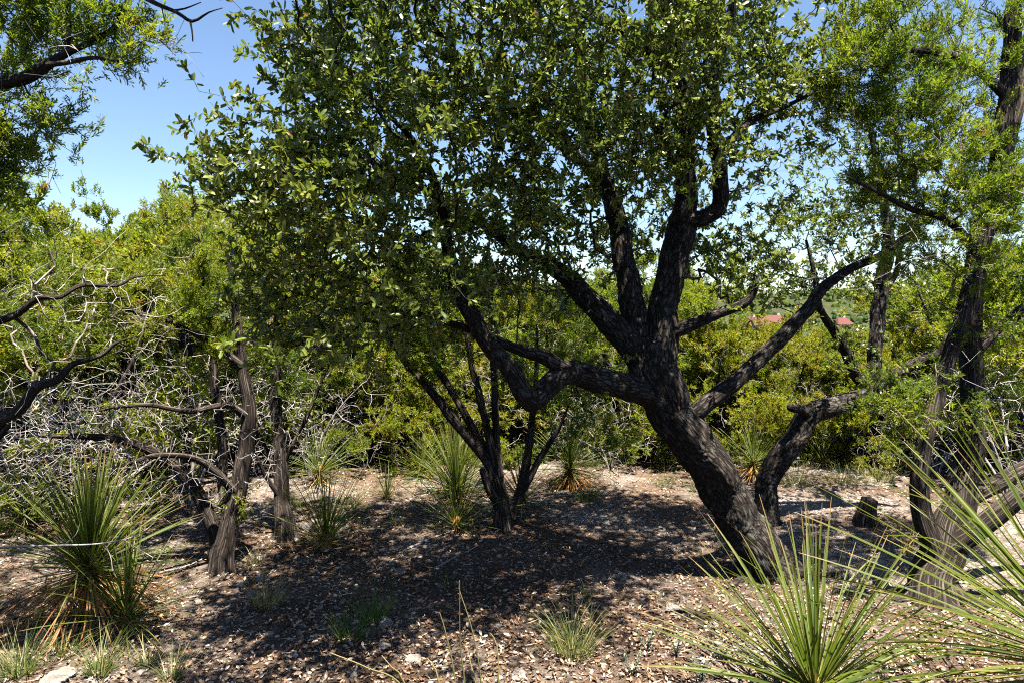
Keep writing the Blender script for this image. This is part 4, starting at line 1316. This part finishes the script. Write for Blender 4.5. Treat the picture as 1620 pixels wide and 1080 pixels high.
Dr = unit(rand_unit(m, lr) * [1, 1, .25])
Sz = lr.uniform(.012, .030, m) * np.where(lr.random(m) < .15, 1.45, 1)
tone = np.clip(lr.normal(.44, .28, m) + .26 * (1 - oakish[keep]), 0, 1)  # leaf colour lowered under the oak to paint in its shade
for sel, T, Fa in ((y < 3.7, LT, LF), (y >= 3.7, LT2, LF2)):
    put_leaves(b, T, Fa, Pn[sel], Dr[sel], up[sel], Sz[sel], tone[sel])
xs, ys = scatter(34000, 1.9, 5.5, 1.3, 120)          # crumbs of leaf, bark and twig between the leaves
m2 = len(xs)
Pn = np.stack([xs, ys, gh(xs, ys) + lr.uniform(.0, .006, m2)], 1)
put_leaves(b, LT2 * [.8, 1, 1], LF2, Pn, unit(rand_unit(m2, lr) * [1, 1, .4]), unit(np.array([0, 0, .8]) + rand_unit(m2, lr)), lr.uniform(.006, .016, m2), np.clip(lr.normal(.48, .3, m2), 0, 1))
m2 = 3500
xs, ys = scatter(m2, 1.9, 6.5, 1.2, 120)
Pn = np.stack([xs, ys, gh(xs, ys) + .006], 1)
put_leaves(b, LT2 * [.1, 1, .3], LF2, Pn, unit(rand_unit(m2, lr) * [1, 1, .12]), np.tile([[0, 0, 1.]], (m2, 1)), lr.uniform(.04, .12, m2), np.clip(lr.normal(.55, .3, m2), 0, 1))
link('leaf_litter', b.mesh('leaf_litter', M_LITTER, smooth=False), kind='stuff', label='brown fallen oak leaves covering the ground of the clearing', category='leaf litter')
print('litter', m)


def ico(sub, rng, squash=.6, amp=.22):
    import bmesh
    bm = bmesh.new()
    bmesh.ops.create_icosphere(bm, subdivisions=sub, radius=1)
    V = np.array([v.co[:] for v in bm.verts])
    Fc = np.array([[v.index for v in f.verts] for f in bm.faces])
    bm.free()
    pl = rand_unit(9, rng)
    dist = rng.uniform(.42, .9, 9)
    for nrm, ds in zip(pl, dist):                 # chip flat faces into it
        h = V @ nrm
        V = V - np.maximum(h - ds, 0)[:, None] * nrm * .9
    sd = rng.uniform(0, 50)
    V = V * (1 + amp * np.array([mn.noise((v * 1.7 + sd).tolist()) for v in V]))[:, None]
    return V * [1, rng.uniform(.65, .95), squash], Fc


PB = [ico(1, lr, lr.uniform(.45, .7)) for _ in range(5)]
b = Batch()
x, y = scatter(7500, 1.9, 11, 1.15)
gm = vnoise(x * .9 + 5, y * .9, 31) + .9 * sstep(5.0, 6.5, y) - .6 * np.exp(-((x / 2.2) ** 2 + ((y - 4) / 1.8) ** 2)) + .6 * np.exp(-((x + 1.7) ** 2 + (y - 3.9) ** 2))
keep = lr.random(len(x)) < .35 + .8 * gm
x, y = x[keep], y[keep]
for k in range(5):
    s = np.arange(len(x)) % 5 == k
    m = int(s.sum())
    sz = lr.uniform(.005, .017, m) * np.where(lr.random(m) < .12, 1.8, 1)
    Pn = np.stack([x[s], y[s], gh(x[s], y[s]) + sz * .15], 1)
    put_leaves(b, PB[k][0], [PB[k][1]], Pn, unit(rand_unit(m, lr) * [1, 1, .15]), unit(np.array([0, 0, 1.]) + .3 * rand_unit(m, lr)), sz, np.clip(lr.normal(.55, .25, m), 0, 1))
link('gravel', b.mesh('gravel', M_PEBBLE, smooth=False), kind='stuff', label='pale limestone gravel strewn over the soil', category='gravel')

RK = []
for k in range(6):
    V, Fc = ico(3, lr, lr.uniform(.4, .7), .3)
    V = V * (1 + .06 * np.array([mn.noise((v * 6).tolist()) for v in V]))[:, None]
    RK.append(mesh_np('limestone_rock', V, [Fc], M_ROCK, smooth=False))


def rock(u, v, w, lab, grp='limestone rocks lying about the clearing', sx=1.0):
    x, y = pix_ground(u, v)
    o = link('limestone_rock', RK[int(lr.integers(6))], label=lab, category='rock')
    if grp:
        o['group'] = grp
    s = w / 2 / F * y
    o.location = (x, y, float(gh(x, y)) - s * .02)
    o.rotation_euler = (lr.uniform(-.25, .25), lr.uniform(-.25, .25), lr.uniform(0, 6.28))
    o.scale = (s * sx, s, s)


for u, v, w, lab in [(95, 1068, 62, 'dark weathered rock between two grass tufts under the big sotol'), (1062, 962, 46, 'long pale rock at the tips of the fanned sotol'), (848, 992, 24, 'upright pale rock beside the wispy grass tuft'),
                     (610, 985, 40, 'flat grey rock by the shaded grass tuft'), (560, 1065, 26, 'pale rounded rock in the shaded litter'), (820, 1066, 34, 'pale flat rock in front of the wispy grass tuft'), (655, 1045, 34, 'grey humped rock among the grass stalks'),
                     (415, 905, 30, 'small white rock behind the straw-coloured grass tuft'), (985, 910, 26, 'angular rock on sunlit litter'), (1395, 890, 22, 'pale rock below the small yucca-like sotol')]:
    rock(u, v, w, lab, None)
zones = [(430, 640, 800, 900, 60, 'pale rock in the gravel strip by the slender sotol'), (300, 560, 900, 1000, 36, 'pale rock on the sunlit litter in front of the twin trunked juniper'), (560, 1100, 860, 1070, 30, 'grey limestone rock in the shaded litter under the oak'),
         (1230, 1430, 750, 900, 46, 'pale rock on the sunlit ground between the oaks and the stump'), (1000, 1500, 930, 1060, 26, 'pale limestone rock among the leaves of the fanned sotol')]
for u0, u1, v0, v1, n, lab in zones:
    for _ in range(n):
        v = lr.uniform(v0, v1)
        rock(lr.uniform(u0, u1), v, lr.uniform(7, 17) * (1 if lr.random() < .85 else 1.7), lab, lab.replace('pale rock', 'pale rocks').replace('limestone rock ', 'limestone rocks '))


# stump
sr = np.random.default_rng(95)
sx, sy = pix_ground(1370, 826)
stump = thing('tree_stump', 'short dark weathered tree stump on the sunlit gravel', 'stump', (sx, sy, float(gh(sx, sy))))
me, _ = limb_mesh('stump_body', np.array([[0, 0, -.08, .085], [0, 0, .02, .072], [.005, 0, .08, .058], [.012, .0, .14, .054], [.02, 0, .185, .052]]), M_JBARK, 40, .012, .30, flare=.5, style='j', seed=4)
link('stump_body', me, stump)

# sticks lying on the ground
for k, (u0, v0, u1, v1, r, lab) in enumerate([(470, 885, 400, 905, .008, 'grey stick lying beyond the dry strip of gravel'), (240, 905, 330, 872, .010, 'crooked pale stick near the twin trunked juniper'), (640, 868, 720, 838, .010, 'dark stick lying beside the shaded sotol'),
                                              (690, 900, 760, 870, .008, 'thin stick in shade before the fan stemmed juniper'), (860, 790, 950, 775, .008, 'pale stick in front of the brown skirted sotol'),
                                              (1440, 905, 1560, 925, .012, 'stick lying by the forked juniper base')]):
    p0, p1 = np.array(pix_ground(u0, v0)), np.array(pix_ground(u1, v1))
    K = []
    for t in np.linspace(0, 1, 5):
        q = p0 * (1 - t) + p1 * t + sr.normal(size=2) * .02
        K.append([q[0], q[1], float(gh(q[0], q[1])) + r * .7, r * (1 - .7 * t)])
    o = link('fallen_stick', stalk_mesh(np.array(K), 'fallen_stick', M_TWIG_DEAD, .4), label=lab, category='stick')

# bare dead branch crossing in front of the big sotol
db = thing('dead_branch', 'bare pale dead branch reaching across the big sotol leaves', 'branch')
for K in ([(-160, 905, 3.25, .016), (-60, 880, 3.2, .012), (0, 866, 3.18, .0085), (90, 862, 3.15, .007), (150, 860, 3.14, .0055), (200, 852, 3.13, .004), (215, 846, 3.12, .003)],
          [(165, 858, 3.14, .004), (175, 880, 3.13, .003), (178, 902, 3.12, .0018)], [(196, 853, 3.13, .0035), (215, 865, 3.12, .0025), (242, 881, 3.1, .0012)], [(200, 852, 3.13, .003), (230, 838, 3.13, .002), (245, 825, 3.14, .001)],
          [(20, 865, 3.18, .005), (45, 872, 3.16, .003), (80, 868, 3.14, .0015)], [(100, 862, 3.15, .0035), (120, 845, 3.15, .002), (126, 828, 3.16, .001)]):
    K4 = P4(*K)
    K4[:, 3] *= .65
    link('twig', stalk_mesh(K4, 'twig', M_TWIG_DEAD, .5), db)
K = P4((-160, 905, 3.25, .016), (-200, 960, 3.3, .02), (-230, 1030, 3.35, .024))
K[-1][2] = -.03
link('twig', stalk_mesh(K, 'twig', M_TWIG_DEAD, .4), db)

# grey-green leafy weeds at the front
M_WEED = leaf_mat('grey_weed_leaf', [(0, (.10, .13, .085)), (1, (.2, .24, .17))], [(0, (.12, .18, .08)), (1, (.2, .26, .12))], .25, .6, .3)
wr = np.random.default_rng(97)
for u, v, n in [(1022, 1022, 9), (1070, 1030, 7), (1110, 1062, 10), (1140, 1040, 7), (1000, 1060, 8)]:
    x, y = pix_ground(u, v)
    o = thing('weed', 'grey-green small leaved weed sprig in front of the leaning oak', 'plant', (x, y, float(gh(x, y))), 'weed sprigs before the oak')
    b = Batch()
    for s in range(n):
        h = wr.uniform(.04, .12)
        a = wr.uniform(0, 6.28)
        tp = np.array([math.cos(a) * h * .5, math.sin(a) * h * .5, h])
        link('stem', stalk_mesh(np.array([[0, 0, -.01, .0012], [*(tp * .5 + [0, 0, .01]), .001], [*tp, .0006]]), 'stem', M_WEED, .4), o)
        m = 10
        t = wr.uniform(.3, 1, m)[:, None]
        put_leaves(b, OAKT, OAKF, t * tp, unit(rand_unit(m, wr) + [0, 0, .4]), unit(rand_unit(m, wr) + [0, 0, 1.]), wr.uniform(.010, .018, m), wr.uniform(0, 1, m))
    link('foliage', b.mesh('foliage', M_WEED), o, kind='stuff')

# ------------------------------------------------------------------ far hills: woods and red-roofed houses
fr = np.random.default_rng(99)
V0, F0 = ico(1, fr, .8, .3)
n = 3600
u = np.concatenate([fr.uniform(1080, 1640, n // 2), fr.uniform(300, 1100, n - n // 2)])
fr.shuffle(u)
d = np.concatenate([fr.uniform(60, 420, n // 2), fr.uniform(420, 1300, n - n // 2)])
x = (u - CU) / F * d
z = gh(x, d)
b = Batch()
sz = fr.uniform(1.4, 3.0, n) * np.where(d > 420, 1.9, 1)
put_leaves(b, V0, [F0], np.stack([x, d, z + sz * .4], 1), unit(rand_unit(n, fr) * [1, 1, .1]), np.tile([[0, 0, 1.]], (n, 1)), sz, np.clip(fr.normal(.15, .15, n), 0, .6))
link('far_woods', b.mesh('far_woods', M_JUNI, smooth=False), kind='stuff', label='dark green wooded hills beyond the thicket', category='woods')

M_ROOF = plain_mat('red_metal_roof', (.085, .018, .012), .8, 3, .25)
M_WALL = plain_mat('cream_stucco', (.55, .48, .38), .9, 3, .12)
M_GLASS = plain_mat('dark_window_pane', (.03, .035, .04), .15, 3, .1)


def box(x0, x1, y0, y1, z0, z1):
    V = np.array([(x, y, z) for x in (x0, x1) for y in (y0, y1) for z in (z0, z1)])
    Q = np.array([(0, 1, 3, 2), (4, 6, 7, 5), (0, 4, 5, 1), (2, 3, 7, 6), (0, 2, 6, 4), (1, 5, 7, 3)])
    return V, Q


def house(u, v, d, w, lab, rot):
    p = at(u, v, d)
    g0 = float(gh(p[0], p[1]))
    root = thing('house', lab, 'house', (p[0], p[1], g0 - .3))
    root.rotation_euler = (0, 0, rot)
    H = max(3.0, p[2] - g0 - 2.2)
    hw, hd = w / 2, w * .36
    link('wall', mesh_np('wall', *[(lambda a: a[0])(box(-hw, hw, -hd, hd, -2, H))], [box(-hw, hw, -hd, hd, -2, H)[1]], M_WALL, smooth=False), root)
    e, rh = .7, 2.6
    V = np.array([(-hw - e, -hd - e, H), (hw + e, -hd - e, H), (hw + e, hd + e, H), (-hw - e, hd + e, H), (-hw * .55, 0, H + rh), (hw * .55, 0, H + rh),
                  (-hw - e, -hd - e, H - .25), (hw + e, -hd - e, H - .25), (hw + e, hd + e, H - .25), (-hw - e, hd + e, H - .25)])
    rf = link('roof', mesh_np('roof', V, [[(0, 1, 5, 4), (2, 3, 4, 5), (6, 7, 1, 0), (7, 8, 2, 1), (8, 9, 3, 2), (9, 6, 0, 3), (9, 8, 7, 6)], [(1, 2, 5), (3, 0, 4)]], M_ROOF, smooth=False), root)
    for k in (-.6, -.2, .2, .6):
        Vb, Q = box(k * hw - .6, k * hw + .6, -hd - .03, -hd + .03, H - 1.9, H - .6)
        link('window', mesh_np('window', Vb, [Q], M_GLASS, smooth=False), root)
    Vb, Q = box(hw * .3, hw * .3 + .8, .3, 1.1, H + .8, H + rh + .7)
    link('chimney', mesh_np('chimney', Vb, [Q], M_WALL, smooth=False), rf)


house(1186, 502, 230, 11, 'far house with red roof seen under the small oak branch', .35)
house(1224, 499, 260, 9, 'far house with red hipped roof beside another on the wooded slope', -.3)
house(1332, 503, 270, 6, 'far red-roofed house alone on the wooded slope', .2)

tri = sum(sum(len(p.vertices) - 2 for p in m.polygons) if len(m.polygons) < 2000 else len(m.loops) - 2 * len(m.polygons) for m in bpy.data.meshes)
print('triangles', tri, 'objects', len(bpy.data.objects))
